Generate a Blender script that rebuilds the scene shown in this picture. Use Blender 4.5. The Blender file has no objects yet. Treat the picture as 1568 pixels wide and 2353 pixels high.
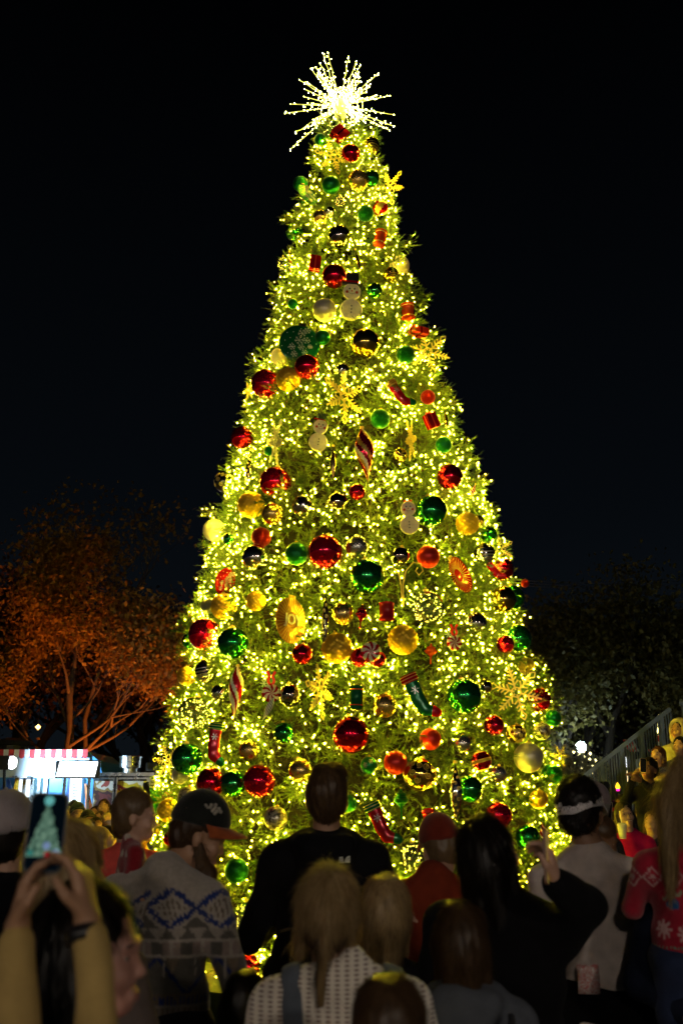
import bpy, math, random
import numpy as np
from mathutils import Vector, Matrix, Euler

SC = bpy.context.scene
COL = SC.collection
random.seed(7); RNG = np.random.default_rng(7)
PI = math.pi

# ------------------------------------------------------------------ camera, night sky, exposure
CAM_H = 1.68
F_PX = 2287.3                      # focal length in units of a 1568 x 2352 picture
TILT = math.radians(16.5)
cam_d = bpy.data.cameras.new('camera'); cam = bpy.data.objects.new('camera', cam_d); COL.objects.link(cam)
cam.location = (0, 0, CAM_H); cam.rotation_euler = (PI/2 + TILT, 0, 0)
cam_d.sensor_fit = 'VERTICAL'; cam_d.sensor_height = 36; cam_d.sensor_width = 24; cam_d.lens = 35
cam_d.clip_start = .05; cam_d.clip_end = 800
cam_d.dof.use_dof = True; cam_d.dof.focus_distance = 9.3; cam_d.dof.aperture_fstop = 3.0
SC.camera = cam

world = bpy.data.worlds.new('World'); SC.world = world; world.use_nodes = True
wn = world.node_tree.nodes; wl = world.node_tree.links; wn.clear()
wo = wn.new('ShaderNodeOutputWorld'); wb = wn.new('ShaderNodeBackground')
tc = wn.new('ShaderNodeTexCoord'); sx = wn.new('ShaderNodeSeparateXYZ'); cr = wn.new('ShaderNodeValToRGB')
wl.new(tc.outputs['Generated'], sx.inputs[0]); wl.new(sx.outputs[2], cr.inputs[0])
wl.new(cr.outputs[0], wb.inputs[0]); wl.new(wb.outputs[0], wo.inputs[0])
cr.color_ramp.elements[0].position = 0; cr.color_ramp.elements[0].color = (.0040, .0058, .0080, 1)
cr.color_ramp.elements[1].position = .68; cr.color_ramp.elements[1].color = (.0003, .0004, .0006, 1)
e_ = cr.color_ramp.elements.new(.28); e_.color = (.0017, .0026, .0038, 1)
wb.inputs[1].default_value = 1.0

SC.view_settings.view_transform = 'Standard'; SC.view_settings.look = 'None'
SC.view_settings.exposure = 0; SC.view_settings.gamma = 1; SC.view_settings.use_curve_mapping = False
SC.render.engine = 'CYCLES'
cy = SC.cycles
cy.use_denoising = True; cy.max_bounces = 6; cy.diffuse_bounces = 3; cy.glossy_bounces = 3
cy.transmission_bounces = 5; cy.transparent_max_bounces = 8; cy.sample_clamp_indirect = 4; cy.sample_clamp_direct = 0
cy.caustics_reflective = False; cy.caustics_refractive = False; cy.use_light_tree = True
cy.use_adaptive_sampling = True; cy.adaptive_threshold = .02

# ------------------------------------------------------------------ helpers: picture -> place
CT, ST = math.cos(TILT), math.sin(TILT)
def ray(px, py):
    u = (px - 784) / F_PX; v = (1176 - py) / F_PX
    d = Vector((u, CT - v*ST, ST + v*CT))
    return d / d.y
def at(px, py, Y):
    d = ray(px, py)
    return Vector((0, 0, CAM_H)) + d * Y
def mpp(Y, py=1176):               # metres per picture unit at depth Y
    v = (1176 - py) / F_PX
    return Y / (F_PX * (CT - v*ST))

# ------------------------------------------------------------------ helpers: objects
def tag(o, label=None, cat=None, group=None, kind=None):
    if label: o['label'] = label
    if cat: o['category'] = cat
    if group: o['group'] = group
    if kind: o['kind'] = kind
    return o
def empty(name, loc=(0, 0, 0), rot=(0, 0, 0), parent=None):
    o = bpy.data.objects.new(name, None); COL.objects.link(o); o.location = loc; o.rotation_euler = rot
    o.empty_display_size = .05
    if parent: o.parent = parent
    return o
def link(name, me, parent=None, loc=None, rot=None, scale=None):
    o = bpy.data.objects.new(name, me); COL.objects.link(o)
    if parent: o.parent = parent
    if loc is not None: o.location = loc
    if rot is not None: o.rotation_euler = rot
    if scale is not None: o.scale = (scale,)*3 if isinstance(scale, (int, float)) else scale
    return o
def np_mesh(name, V, Fq, mats=(), smooth=True, midx=None, vcol=None, nside=None):
    V = np.asarray(V, dtype=np.float32).reshape(-1, 3); Fq = np.asarray(Fq, dtype=np.int32)
    k = Fq.shape[1]; me = bpy.data.meshes.new(name)
    me.vertices.add(len(V)); me.vertices.foreach_set('co', V.ravel())
    me.loops.add(Fq.size); me.loops.foreach_set('vertex_index', Fq.ravel())
    me.polygons.add(len(Fq)); me.polygons.foreach_set('loop_start', np.arange(0, Fq.size, k, dtype=np.int32))
    try: me.polygons.foreach_set('loop_total', np.full(len(Fq), k, dtype=np.int32))
    except Exception: pass
    if midx is not None: me.polygons.foreach_set('material_index', np.asarray(midx, dtype=np.int32))
    for m in mats: me.materials.append(m)
    if vcol is not None:
        c = np.ones((len(V), 4), dtype=np.float32); c[:, :3] = vcol
        a = me.color_attributes.new('col', 'FLOAT_COLOR', 'POINT'); a.data.foreach_set('color', c.ravel())
    me.update(calc_edges=True)
    me.polygons.foreach_set('use_smooth', np.full(len(Fq), bool(smooth)))
    return me

class MB:
    """collects polygons for ONE mesh"""
    def __init__(s): s.v = []; s.f = []; s.m = []
    def add(s, vs, fs, mi=0, M=None):
        b = len(s.v)
        s.v += [tuple(M @ Vector(v)) if M is not None else tuple(v) for v in vs]
        s.f += [tuple(b+i for i in f) for f in fs]; s.m += [mi]*len(fs)
    def box(s, c, d, mi=0, M=None, bev=0):
        x, y, z = d[0]/2, d[1]/2, d[2]/2
        vs = [(c[0]+a*x, c[1]+b*y, c[2]+e*z) for a in (-1, 1) for b in (-1, 1) for e in (-1, 1)]
        s.add(vs, [(0,1,3,2),(4,6,7,5),(0,4,5,1),(2,3,7,6),(0,2,6,4),(1,5,7,3)], mi, M)
    def bar(s, a, b, w, t=None, mi=0, up=(0, 0, 1)):
        a = Vector(a); b = Vector(b); d = b - a
        if d.length < 1e-6: return
        t = t or w; z = d.normalized(); u = Vector(up)
        if abs(z.dot(u)) > .95: u = Vector((1, 0, 0))
        x = z.cross(u).normalized(); y = z.cross(x)
        vs = [p + x*i*w/2 + y*j*t/2 for p in (a, b) for i, j in ((-1,-1),(1,-1),(1,1),(-1,1))]
        s.add(vs, [(3,2,1,0),(4,5,6,7),(0,1,5,4),(1,2,6,5),(2,3,7,6),(3,0,4,7)], mi)
    def tube(s, pts, rs, n=8, mi=0, caps=True):
        pts = [Vector(p) for p in pts]
        if isinstance(rs, (int, float)): rs = [rs]*len(pts)
        rings = []; pu = None
        for i, p in enumerate(pts):
            d = (pts[min(i+1, len(pts)-1)] - pts[max(i-1, 0)]).normalized()
            if pu is None: pu = d.orthogonal().normalized()
            x = (pu - d*pu.dot(d)).normalized(); pu = x; y = d.cross(x)
            rings.append([p + (x*math.cos(2*PI*k/n) + y*math.sin(2*PI*k/n))*rs[i] for k in range(n)])
        vs = [v for r in rings for v in r]; fs = []
        for i in range(len(pts)-1):
            for k in range(n):
                fs.append((i*n+k, i*n+(k+1)%n, (i+1)*n+(k+1)%n, (i+1)*n+k))
        if caps: fs += [tuple(range(n))[::-1], tuple((len(pts)-1)*n+k for k in range(n))]
        s.add(vs, fs, mi)
    def lathe(s, prof, n=24, mi=0, matfn=None, M=None, radfn=None):
        b = len(s.v)
        for (r, z) in prof:
            for k in range(n):
                a = 2*PI*k/n; rr = r*(radfn(a, z) if radfn else 1)
                v = Vector((rr*math.cos(a), rr*math.sin(a), z)); s.v.append(tuple(M @ v if M is not None else v))
        for i in range(len(prof)-1):
            for k in range(n):
                s.f.append((b+i*n+k, b+i*n+(k+1)%n, b+(i+1)*n+(k+1)%n, b+(i+1)*n+k))
                s.m.append(matfn((k+.5)/n, (i+.5)/(len(prof)-1)) if matfn else mi)
        if prof[0][0] > 1e-5: s.f.append(tuple(b+k for k in range(n))[::-1]); s.m.append(mi)
        if prof[-1][0] > 1e-5: s.f.append(tuple(b+(len(prof)-1)*n+k for k in range(n))); s.m.append(mi)
    def mesh(s, name, mats, smooth=True):
        me = bpy.data.meshes.new(name); me.from_pydata(s.v, [], s.f)
        for m in (mats if isinstance(mats, (list, tuple)) else [mats]): me.materials.append(m)
        me.polygons.foreach_set('material_index', s.m)
        me.polygons.foreach_set('use_smooth', [bool(smooth)]*len(s.f)); me.update(); return me
    def build(s, name, mats, parent=None, smooth=False, **k):
        return link(name, s.mesh(name, mats, smooth), parent, **k)

# ------------------------------------------------------------------ helpers: organic surfaces (distance field + surface nets)
def rot_to(M): return np.array(M, dtype=np.float32)
class Field:
    """prims in local metres. each: dict(t='c' cone|'e' ellipsoid|'b' box, ...)"""
    def __init__(s, k=.03): s.p = []; s.k = k; s.sub = []
    def cone(s, a, b, ra, rb=None, k=None, col=0, sq=None):
        s.p.append(('c', np.array(a, float), np.array(b, float), ra, ra if rb is None else rb, s.k if k is None else k, col)); return s
    def ell(s, c, r, M=None, k=None, col=0):
        s.p.append(('e', np.array(c, float), np.array(r, float), None if M is None else np.array(M), None, s.k if k is None else k, col)); return s
    def cut(s, c, r, M=None, k=.01):
        s.sub.append((np.array(c, float), np.array(r, float), None if M is None else np.array(M), k)); return s
def _d_ell(X, Y, Z, c, r, M):
    x, y, z = X-c[0], Y-c[1], Z-c[2]
    if M is not None:
        T = M.T
        x, y, z = T[0,0]*x+T[0,1]*y+T[0,2]*z, T[1,0]*x+T[1,1]*y+T[1,2]*z, T[2,0]*x+T[2,1]*y+T[2,2]*z
    k0 = np.sqrt((x/r[0])**2+(y/r[1])**2+(z/r[2])**2)
    k1 = np.sqrt((x/r[0]**2)**2+(y/r[1]**2)**2+(z/r[2]**2)**2)+1e-9
    return k0*(k0-1)/k1
def _d_cone(X, Y, Z, a, b, ra, rb):
    ba = b-a; L = float((ba**2).sum())+1e-12
    px, py, pz = X-a[0], Y-a[1], Z-a[2]
    h = np.clip((px*ba[0]+py*ba[1]+pz*ba[2])/L, 0, 1)
    return np.sqrt((px-h*ba[0])**2+(py-h*ba[1])**2+(pz-h*ba[2])**2) - (ra+(rb-ra)*h)
def snets(fd, h, name, mats, noise=None, colfn=None, clip=None, palette=None, smooth=True):
    lo = np.full(3, 1e9); hi = -lo; bb = []
    for p in fd.p:
        if p[0] == 'c':
            l = np.minimum(p[1]-p[3], p[2]-p[4]); u = np.maximum(p[1]+p[3], p[2]+p[4])
        else:
            R = p[2].max() if p[3] is not None else p[2]; l = p[1]-R; u = p[1]+R
        bb.append((l, u)); lo = np.minimum(lo, l); hi = np.maximum(hi, u)
    lo = lo - 3*h - .01; hi = hi + 3*h + .01
    if clip is not None: lo = np.maximum(lo, clip[0]-2*h); hi = np.minimum(hi, clip[1]+2*h)
    n = np.ceil((hi-lo)/h).astype(int)+1
    F = np.full(n, .5, dtype=np.float32); C = np.zeros(n, dtype=np.int16); B = np.full(n, .5, dtype=np.float32)
    ax = [lo[i]+h*np.arange(n[i], dtype=np.float32) for i in range(3)]
    def sl(l, u, m):
        i0 = np.clip(np.floor((l-m-lo)/h).astype(int), 0, n-1); i1 = np.clip(np.ceil((u+m-lo)/h).astype(int)+1, 1, n)
        return tuple(slice(i0[i], max(i1[i], i0[i]+1)) for i in range(3))
    for p, (l, u) in zip(fd.p, bb):
        k = max(p[5], 1e-4); s_ = sl(l, u, k+3*h)
        X = ax[0][s_[0]][:, None, None]; Y = ax[1][s_[1]][None, :, None]; Z = ax[2][s_[2]][None, None, :]
        d = (_d_cone(X, Y, Z, p[1], p[2], p[3], p[4]) if p[0] == 'c' else _d_ell(X, Y, Z, p[1], p[2], p[3])).astype(np.float32)
        f = F[s_]; q = np.clip(.5+.5*(f-d)/k, 0, 1)
        nb = d < B[s_]; C[s_] = np.where(nb, p[6], C[s_]); B[s_] = np.minimum(B[s_], d)
        F[s_] = np.where(f > .4, d, f+(d-f)*q - k*q*(1-q))
    for (c, r, M, k) in fd.sub:
        R = r.max() if M is not None else r; s_ = sl(c-R, c+R, k+3*h)
        X = ax[0][s_[0]][:, None, None]; Y = ax[1][s_[1]][None, :, None]; Z = ax[2][s_[2]][None, None, :]
        d = -_d_ell(X, Y, Z, c, r, M).astype(np.float32); f = F[s_]; q = np.clip(.5-.5*(f-d)/k, 0, 1)
        F[s_] = f+(d-f)*q + k*q*(1-q)
    if noise is not None:
        F = F + noise(ax[0][:, None, None], ax[1][None, :, None], ax[2][None, None, :]).astype(np.float32)
    if clip is not None:
        for i in range(3):
            sh = [1,1,1]; sh[i] = -1; a = ax[i].reshape(sh)
            F = np.maximum(F, np.maximum(clip[0][i]-a, a-clip[1][i]))
    S = F < 0; m3 = tuple(k-1 for k in n); acc = np.zeros(m3+(3,), dtype=np.float32); cnt = np.zeros(m3, dtype=np.int16)
    for axis in range(3):
        o1, o2 = [i for i in range(3) if i != axis]
        for u in (0, 1):
            for w in (0, 1):
                s0 = [None]*3; s0[axis] = slice(0, n[axis]-1); s0[o1] = slice(u, n[o1]-1+u); s0[o2] = slice(w, n[o2]-1+w)
                s1 = list(s0); s1[axis] = slice(1, n[axis])
                a = F[tuple(s0)]; b = F[tuple(s1)]; m = S[tuple(s0)] != S[tuple(s1)]
                am = a[m]; t = am/(am-b[m]); v = np.zeros((len(t), 3), dtype=np.float32)
                v[:, axis] = t; v[:, o1] = u; v[:, o2] = w; acc[m] += v; cnt[m] += 1
    act = cnt > 0; ids = np.full(m3, -1, dtype=np.int32); ids[act] = np.arange(act.sum())
    cell = np.argwhere(act); V = lo + h*(cell + acc[act]/cnt[act][:, None]); quads = []
    for axis in range(3):
        o1, o2 = [(1, 2), (2, 0), (0, 1)][axis]
        s0 = [slice(1, n[i]-1) for i in range(3)]; s0[axis] = slice(0, n[axis]-1); s1 = list(s0); s1[axis] = slice(1, n[axis])
        a = S[tuple(s0)]; b = S[tuple(s1)]; m = a != b; P = np.argwhere(m); off = np.array([s.start for s in s0]); P = P+off
        flip = a[m]
        def g(d1, d2):
            Q = P.copy(); Q[:, o1] += d1; Q[:, o2] += d2; return ids[Q[:, 0], Q[:, 1], Q[:, 2]]
        q = np.stack([g(-1,-1), g(0,-1), g(0,0), g(-1,0)], 1); q[~flip] = q[~flip][:, ::-1]
        q = q[(q >= 0).all(1)]; quads.append(q)
    Q = np.concatenate(quads); cc = C[:-1, :-1, :-1][act]
    vc = None
    if colfn is not None: vc = colfn(V, cc)
    elif palette is not None: vc = np.array(palette, dtype=np.float32)[cc]
    return np_mesh(name, V, Q, mats if isinstance(mats, (list, tuple)) else [mats], smooth, None, vc)

def wob(amp, fr, ph=0.):           # soft cloth folds
    return lambda X, Y, Z: amp*(np.sin(fr*X*1.3+fr*Z*.7+ph+1.7*np.sin(fr*.45*Z+ph))*np.sin(fr*.9*Y-fr*.35*Z+ph*2)+.5*np.sin(fr*2.1*Z+fr*1.1*X+ph))

# ------------------------------------------------------------------ materials
def mat(name, col=(.5, .5, .5), rough=.6, metal=0., var=.12, scale=30., bump=0., bscale=80., emit=None, es=0., spec=.5,
        trans=0., coat=0., sheen=0., attr=False, sss=0., detail=3., alpha=None, rvar=0.):
    m = bpy.data.materials.new(name); m.use_nodes = True; nt = m.node_tree; N = nt.nodes; L = nt.links
    b = N['Principled BSDF']; b.inputs['Roughness'].default_value = rough; b.inputs['Metallic'].default_value = metal
    b.inputs['Specular IOR Level'].default_value = spec
    if trans: b.inputs['Transmission Weight'].default_value = trans
    if coat: b.inputs['Coat Weight'].default_value = coat; b.inputs['Coat Roughness'].default_value = .05
    if sheen: b.inputs['Sheen Weight'].default_value = sheen; b.inputs['Sheen Roughness'].default_value = .5
    if sss: b.inputs['Subsurface Weight'].default_value = sss; b.inputs['Subsurface Scale'].default_value = .02
    geo = N.new('ShaderNodeTexCoord'); no = N.new('ShaderNodeTexNoise'); no.inputs['Scale'].default_value = scale; no.inputs['Detail'].default_value = detail
    L.new(geo.outputs['Object'], no.inputs['Vector'])
    hv = N.new('ShaderNodeHueSaturation'); mr = N.new('ShaderNodeMapRange')
    mr.inputs[1].default_value = .3; mr.inputs[2].default_value = .7; mr.inputs[3].default_value = 1-var; mr.inputs[4].default_value = 1+var
    L.new(no.outputs['Fac'], mr.inputs[0]); L.new(mr.outputs[0], hv.inputs['Value'])
    if attr:
        at_ = N.new('ShaderNodeAttribute'); at_.attribute_name = 'col'; L.new(at_.outputs['Color'], hv.inputs['Color'])
    else: hv.inputs['Color'].default_value = (*col, 1)
    L.new(hv.outputs[0], b.inputs['Base Color'])
    if rvar:
        m2 = N.new('ShaderNodeMapRange'); m2.inputs[3].default_value = max(.02, rough-rvar); m2.inputs[4].default_value = rough+rvar
        L.new(no.outputs['Fac'], m2.inputs[0]); L.new(m2.outputs[0], b.inputs['Roughness'])
    if emit is not None:
        b.inputs['Emission Color'].default_value = (*emit, 1); b.inputs['Emission Strength'].default_value = es
    if bump:
        n2 = N.new('ShaderNodeTexNoise'); n2.inputs['Scale'].default_value = bscale; n2.inputs['Detail'].default_value = 4
        L.new(geo.outputs['Object'], n2.inputs['Vector']); bp = N.new('ShaderNodeBump')
        bp.inputs['Strength'].default_value = bump; bp.inputs['Distance'].default_value = .01
        L.new(n2.outputs['Fac'], bp.inputs['Height']); L.new(bp.outputs[0], b.inputs['Normal'])
    if alpha is not None: b.inputs['Alpha'].default_value = alpha
    return m
def emit_mat(name, col, s):
    m = bpy.data.materials.new(name); m.use_nodes = True; N = m.node_tree.nodes; N.clear()
    e = N.new('ShaderNodeEmission'); e.inputs[0].default_value = (*col, 1); e.inputs[1].default_value = s
    o = N.new('ShaderNodeOutputMaterial'); m.node_tree.links.new(e.outputs[0], o.inputs[0]); return m
def glitter(name, col, dark=.35, metal=.85):
    m = mat(name, col, .28, metal, .1); N = m.node_tree.nodes; L = m.node_tree.links; b = N['Principled BSDF']
    v = N.new('ShaderNodeTexVoronoi'); v.inputs['Scale'].default_value = 38; t = N.new('ShaderNodeTexCoord'); L.new(t.outputs['Object'], v.inputs['Vector'])
    hs = N.new('ShaderNodeMix'); hs.data_type = 'RGBA'; hs.inputs[6].default_value = (*[c*dark for c in col], 1); hs.inputs[7].default_value = (*col, 1)
    sp = N.new('ShaderNodeSeparateColor'); L.new(v.outputs['Color'], sp.inputs[0]); L.new(sp.outputs[0], hs.inputs[0]); L.new(hs.outputs[2], b.inputs['Base Color'])
    bp = N.new('ShaderNodeBump'); bp.inputs['Strength'].default_value = 1; bp.inputs['Distance'].default_value = .05
    L.new(sp.outputs[1], bp.inputs['Height']); L.new(bp.outputs[0], b.inputs['Normal']); return m

def leafy(name, c1, c2, scale=1.5, tr=.35, rough=.6, isl=0., spec=.3, sheen=0.):
    m = bpy.data.materials.new(name); m.use_nodes = True; nt = m.node_tree; N = nt.nodes; L = nt.links; N.clear()
    o = N.new('ShaderNodeOutputMaterial'); p = N.new('ShaderNodeBsdfPrincipled'); p.inputs['Roughness'].default_value = rough
    p.inputs['Specular IOR Level'].default_value = spec; p.inputs['Sheen Weight'].default_value = sheen; p.inputs['Sheen Roughness'].default_value = .35
    t = N.new('ShaderNodeBsdfTranslucent'); mx = N.new('ShaderNodeMixShader'); mx.inputs[0].default_value = tr
    g = N.new('ShaderNodeTexCoord'); n1 = N.new('ShaderNodeTexNoise'); n1.inputs['Scale'].default_value = scale; n1.inputs['Detail'].default_value = 5
    r = N.new('ShaderNodeValToRGB'); r.color_ramp.elements[0].position = .35; r.color_ramp.elements[1].position = .65
    r.color_ramp.elements[0].color = (*c1, 1); r.color_ramp.elements[1].color = (*c2, 1)
    L.new(g.outputs['Object'], n1.inputs['Vector'])
    if isl:
        ge = N.new('ShaderNodeNewGeometry'); ad = N.new('ShaderNodeMix'); ad.data_type = 'FLOAT'; ad.inputs[0].default_value = isl
        L.new(n1.outputs['Fac'], ad.inputs[2]); L.new(ge.outputs['Random Per Island'], ad.inputs[3]); L.new(ad.outputs[0], r.inputs[0])
    else: L.new(n1.outputs['Fac'], r.inputs[0])
    L.new(r.outputs[0], p.inputs['Base Color']); L.new(r.outputs[0], t.inputs['Color'])
    L.new(p.outputs[0], mx.inputs[1]); L.new(t.outputs[0], mx.inputs[2]); L.new(mx.outputs[0], o.inputs[0]); return m

M = {}
M['needle'] = leafy('pvc_needles', (.060, .105, .016), (.155, .245, .032), 3.0, .38, .42, .35)
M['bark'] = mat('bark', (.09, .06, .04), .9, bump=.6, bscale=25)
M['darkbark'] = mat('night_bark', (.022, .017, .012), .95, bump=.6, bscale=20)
M['wire'] = mat('green_wire', (.02, .05, .02), .5)
M['bulb'] = emit_mat('warm_bulb', (1., .765, .022), 1250.)
M['starbulb'] = emit_mat('star_bulb', (1., .96, .20), 60.)
M['pole_steel'] = mat('dark_steel', (.05, .05, .055), .5, .6)
M['ground'] = mat('paving', (.10, .10, .095), .85, var=.3, scale=1.2, bump=.3, bscale=12)
# ------------------------------------------------------------------ the ground
g = MB(); g.box((0, 60, -.1), (260, 260, .2)); tag(g.build('ground', M['ground']), kind='structure')

# ------------------------------------------------------------------ the big tree
TY = 10.9
_prof = [(296, 712, 868), (335, 704, 872), (420, 682, 888), (500, 668, 900), (560, 648, 914), (640, 640, 940), (690, 622, 975), (780, 602, 1012), (840, 590, 1022),
         (900, 562, 1046), (960, 548, 1060), (1050, 522, 1088), (1100, 514, 1098), (1180, 490, 1130), (1260, 474, 1162), (1330, 462, 1178), (1450, 440, 1200),
         (1560, 415, 1238), (1640, 400, 1262), (1720, 384, 1286), (1800, 366, 1290), (1880, 352, 1300)]
TZ = []; TR = []; TX = []
for py, xl, xr in _prof:
    a = at(xl, py, TY); b = at(xr, py, TY); TZ.append(a.z); TR.append((b.x-a.x)/2*1.01); TX.append((a.x+b.x)/2)
# the tangent point of the outline lies nearer than the axis, so correct the height a little; extend to the ground
TZ = [1.68+(z-1.68)*(1-.10*r/2.4*.6) for z, r in zip(TZ, TR)]
TZ += [.9, .35]; TR += [TR[-1]+.05, TR[-1]+.02]; TX += [TX[-1]]*2
TZ = np.array(TZ[::-1]); TR = np.array(TR[::-1]); TXs = np.array(TX[::-1])
TXs = np.polyval(np.polyfit(TZ, TXs, 1), TZ)
TOPZ = float(TZ[-1])
def tr(z): return np.interp(z, TZ, TR-.055)
def tx(z): return np.interp(z, TZ, TXs)
def surf(px, py):
    """point where the sight line meets the tree, and the outward direction there"""
    d = ray(px, py); best = None
    for i in range(700):
        Y = 7.2 + i*.008; p = Vector((0, 0, CAM_H)) + d*Y
        r = math.hypot(p.x-tx(p.z), p.y-TY); g_ = r - tr(p.z)
        if g_ < 0: best = p; break
        if Y <= TY and (best is None or g_ < bg): best = p; bg = g_
    n = Vector((best.x-tx(best.z), best.y-TY, 0)); n.normalize()
    return best, n

ORN = []      # (centre, radius, outward) used to keep twigs out of the ornaments
# ------------------------------------------------------------------ ornaments
def ball_mesh(name, kind, mats, seg=28, ring=20):
    if kind in ('ribv', 'twist', 'woven', 'ribh', 'facet', 'mesh'): seg, ring = 72, 48
    th = np.linspace(0, PI, ring+1); ph = np.linspace(0, 2*PI, seg, endpoint=False)
    T, Pp = np.meshgrid(th, ph, indexing='ij')
    d = np.ones_like(T)
    if kind == 'ribv': d += .045*(np.abs(np.cos(9*Pp))-.5)
    elif kind == 'ribh': d += .035*np.cos(22*T)
    elif kind == 'twist': d += .05*(np.abs(np.cos(7*Pp+4*T))-.5)
    elif kind == 'woven': d += .085*np.cos(12*Pp+np.where((np.floor(T/PI*16) % 2) > 0, PI, 0))*np.sin(T)*np.abs(np.sin(T*16))
    elif kind == 'mesh': d += .035*(np.cos(18*Pp)*np.cos(24*T))
    elif kind == 'facet': d += .07*np.abs(np.sin(5*Pp+np.floor(T/PI*8)*PI/2))*((T/PI*8) % 1)
    X = np.stack([np.sin(T)*np.cos(Pp)*d, np.sin(T)*np.sin(Pp)*d, np.cos(T)*d], -1).reshape(-1, 3)
    i, j = np.meshgrid(np.arange(ring), np.arange(seg), indexing='ij'); j2 = (j+1) % seg
    Q = np.stack([i*seg+j, (i+1)*seg+j, (i+1)*seg+j2, i*seg+j2], -1).reshape(-1, 4)
    mi = None
    if kind == 'stripe': mi = ((np.floor((i+.5)/ring*9+0*j)) % 3).astype(int).ravel(); mi = np.where(mi == 0, 0, np.where(mi == 1, 1, 2))
    if kind == 'swirlstripe': mi = (np.floor((j/seg*6+i/ring*2.0)) % 2).astype(int).ravel()
    return np_mesh(name, X, Q, mats, True, mi)

def chrome(name, col, rough=.07): return mat(name, col, rough, 1., .05, scale=6, rvar=.02)
M['R'] = mat('red_mirror', (.80, .006, .04), .18, .92, .05, 6, coat=.5); M['G'] = mat('green_mirror', (.01, .36, .07), .18, .88, .05, 6, coat=1.); M['A'] = chrome('gold_mirror', (.92, .64, .13), .13)
M['S'] = chrome('silver_mirror', (.85, .84, .80), .14); M['D'] = chrome('smoke_mirror', (.55, .48, .42), .12); M['P'] = mat('pearl', (.72, .66, .48), .32, .45, .06, 5, coat=.6)
M['W'] = mat('pearl_white', (.78, .76, .70), .3, .3, .05, 5, coat=.6)
M['RS'] = mat('red_satin', (.72, .03, .015), .34, .45, .06, 5); M['GS'] = mat('green_satin', (.008, .20, .045), .30, .75, .06, 5)
M['RB'] = mat('red_lacquer', (.80, .004, .05), .14, .75, .05, 5, coat=.45); M['GG'] = glitter('green_glitter', (.01, .30, .06)); M['RG'] = glitter('red_glitter', (.6, .02, .03))
M['AG'] = glitter('gold_glitter', (.75, .52, .12), .5); M['SG'] = glitter('silver_glitter', (.72, .70, .66), .5)
M['AW'] = mat('gold_honeycomb', (.95, .58, .035), .30, .7, .1, 20); M['SW'] = mat('silver_mesh', (.78, .74, .64), .22, .9, .1, 20)
M['AS'] = mat('gold_satin', (.88, .62, .20), .26, .9, .05, 5)
M['goldflat'] = mat('gold_flake_board', (.80, .60, .16), .42, .35, .12, 14); M['silverflat'] = mat('silver_flake_board', (.55, .52, .42), .4, .4, .1, 14)
M['cream'] = mat('cream_paint', (.84, .74, .50), .5, 0, .1, 8, bump=.2); M['black'] = mat('black_gloss', (.01, .01, .012), .3)
M['redgloss'] = mat('red_gloss', (.50, .008, .02), .16, .35, .08, 8, coat=.8); M['greengloss'] = mat('green_gloss', (.008, .17, .05), .18, .35, .08, 8, coat=.8)
M['white'] = mat('white_gloss', (.8, .78, .7), .35, 0, .05, 8); M['brass'] = mat('brass', (.6, .42, .12), .3, .9)
M['bronze'] = mat('bronze_foil', (.42, .19, .045), .3, .8, .1, 8); M['orange'] = mat('orange_red_lacquer', (.75, .09, .02), .22, .3, .1, 8, coat=.5)
def glassmat():
    m = bpy.data.materials.new('clear_shell'); m.use_nodes = True; N = m.node_tree.nodes; L = m.node_tree.links; N.clear()
    o = N.new('ShaderNodeOutputMaterial'); t = N.new('ShaderNodeBsdfTransparent'); t.inputs[0].default_value = (.93, .92, .85, 1)
    g = N.new('ShaderNodeBsdfGlossy'); g.inputs[1].default_value = .05; mx = N.new('ShaderNodeMixShader'); lw = N.new('ShaderNodeLayerWeight')
    lw.inputs[0].default_value = .35; mr = N.new('ShaderNodeMapRange'); mr.inputs[3].default_value = .12; mr.inputs[4].default_value = .85
    L.new(lw.outputs['Facing'], mr.inputs[0]); L.new(mr.outputs[0], mx.inputs[0]); L.new(t.outputs[0], mx.inputs[1]); L.new(g.outputs[0], mx.inputs[2]); L.new(mx.outputs[0], o.inputs[0]); return m
M['C'] = glassmat()
def patchmat():
    m = mat('snow_patch', (.75, .7, .55), .3, .6, .05); N = m.node_tree.nodes; L = m.node_tree.links; b = N['Principled BSDF']
    t = N.new('ShaderNodeTexCoord'); n = N.new('ShaderNodeTexNoise'); n.inputs['Scale'].default_value = 2.6; n.inputs['Detail'].default_value = 8; n.inputs['Roughness'].default_value = .75
    r = N.new('ShaderNodeValToRGB'); r.color_ramp.elements[0].position = .48; r.color_ramp.elements[1].position = .52
    r.color_ramp.elements[0].color = (.12, .10, .07, 1); r.color_ramp.elements[1].color = (.74, .68, .5, 1)
    L.new(t.outputs['Object'], n.inputs['Vector']); L.new(n.outputs['Fac'], r.inputs[0]); L.new(r.outputs[0], b.inputs['Base Color']); return m
M['X'] = patchmat()
_bm = {}
def get_ball(kind, mk):
    key = (kind, mk)
    if key not in _bm:
        ms = {'stripe': [M['R'], M['AG'], M['RB']], 'swirlstripe': [M['redgloss'], M['AG']]}.get(kind, [M[mk]] if mk else [M['R']])
        _bm[key] = ball_mesh(f'{kind}_bauble', kind, ms)
    return _bm[key]
_cap = MB(); _cap.lathe([(.16, .97), (.16, 1.08), (.05, 1.10), (.05, 1.11), (.001, 1.12)], 12)
_cap.tube([(.06*math.cos(a), 0, 1.15+.06*math.sin(a)) for a in np.linspace(-PI/2, 1.5*PI, 9)], .014, 5, caps=False)
CAPM = _cap.mesh('cap', M['brass'])
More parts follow.
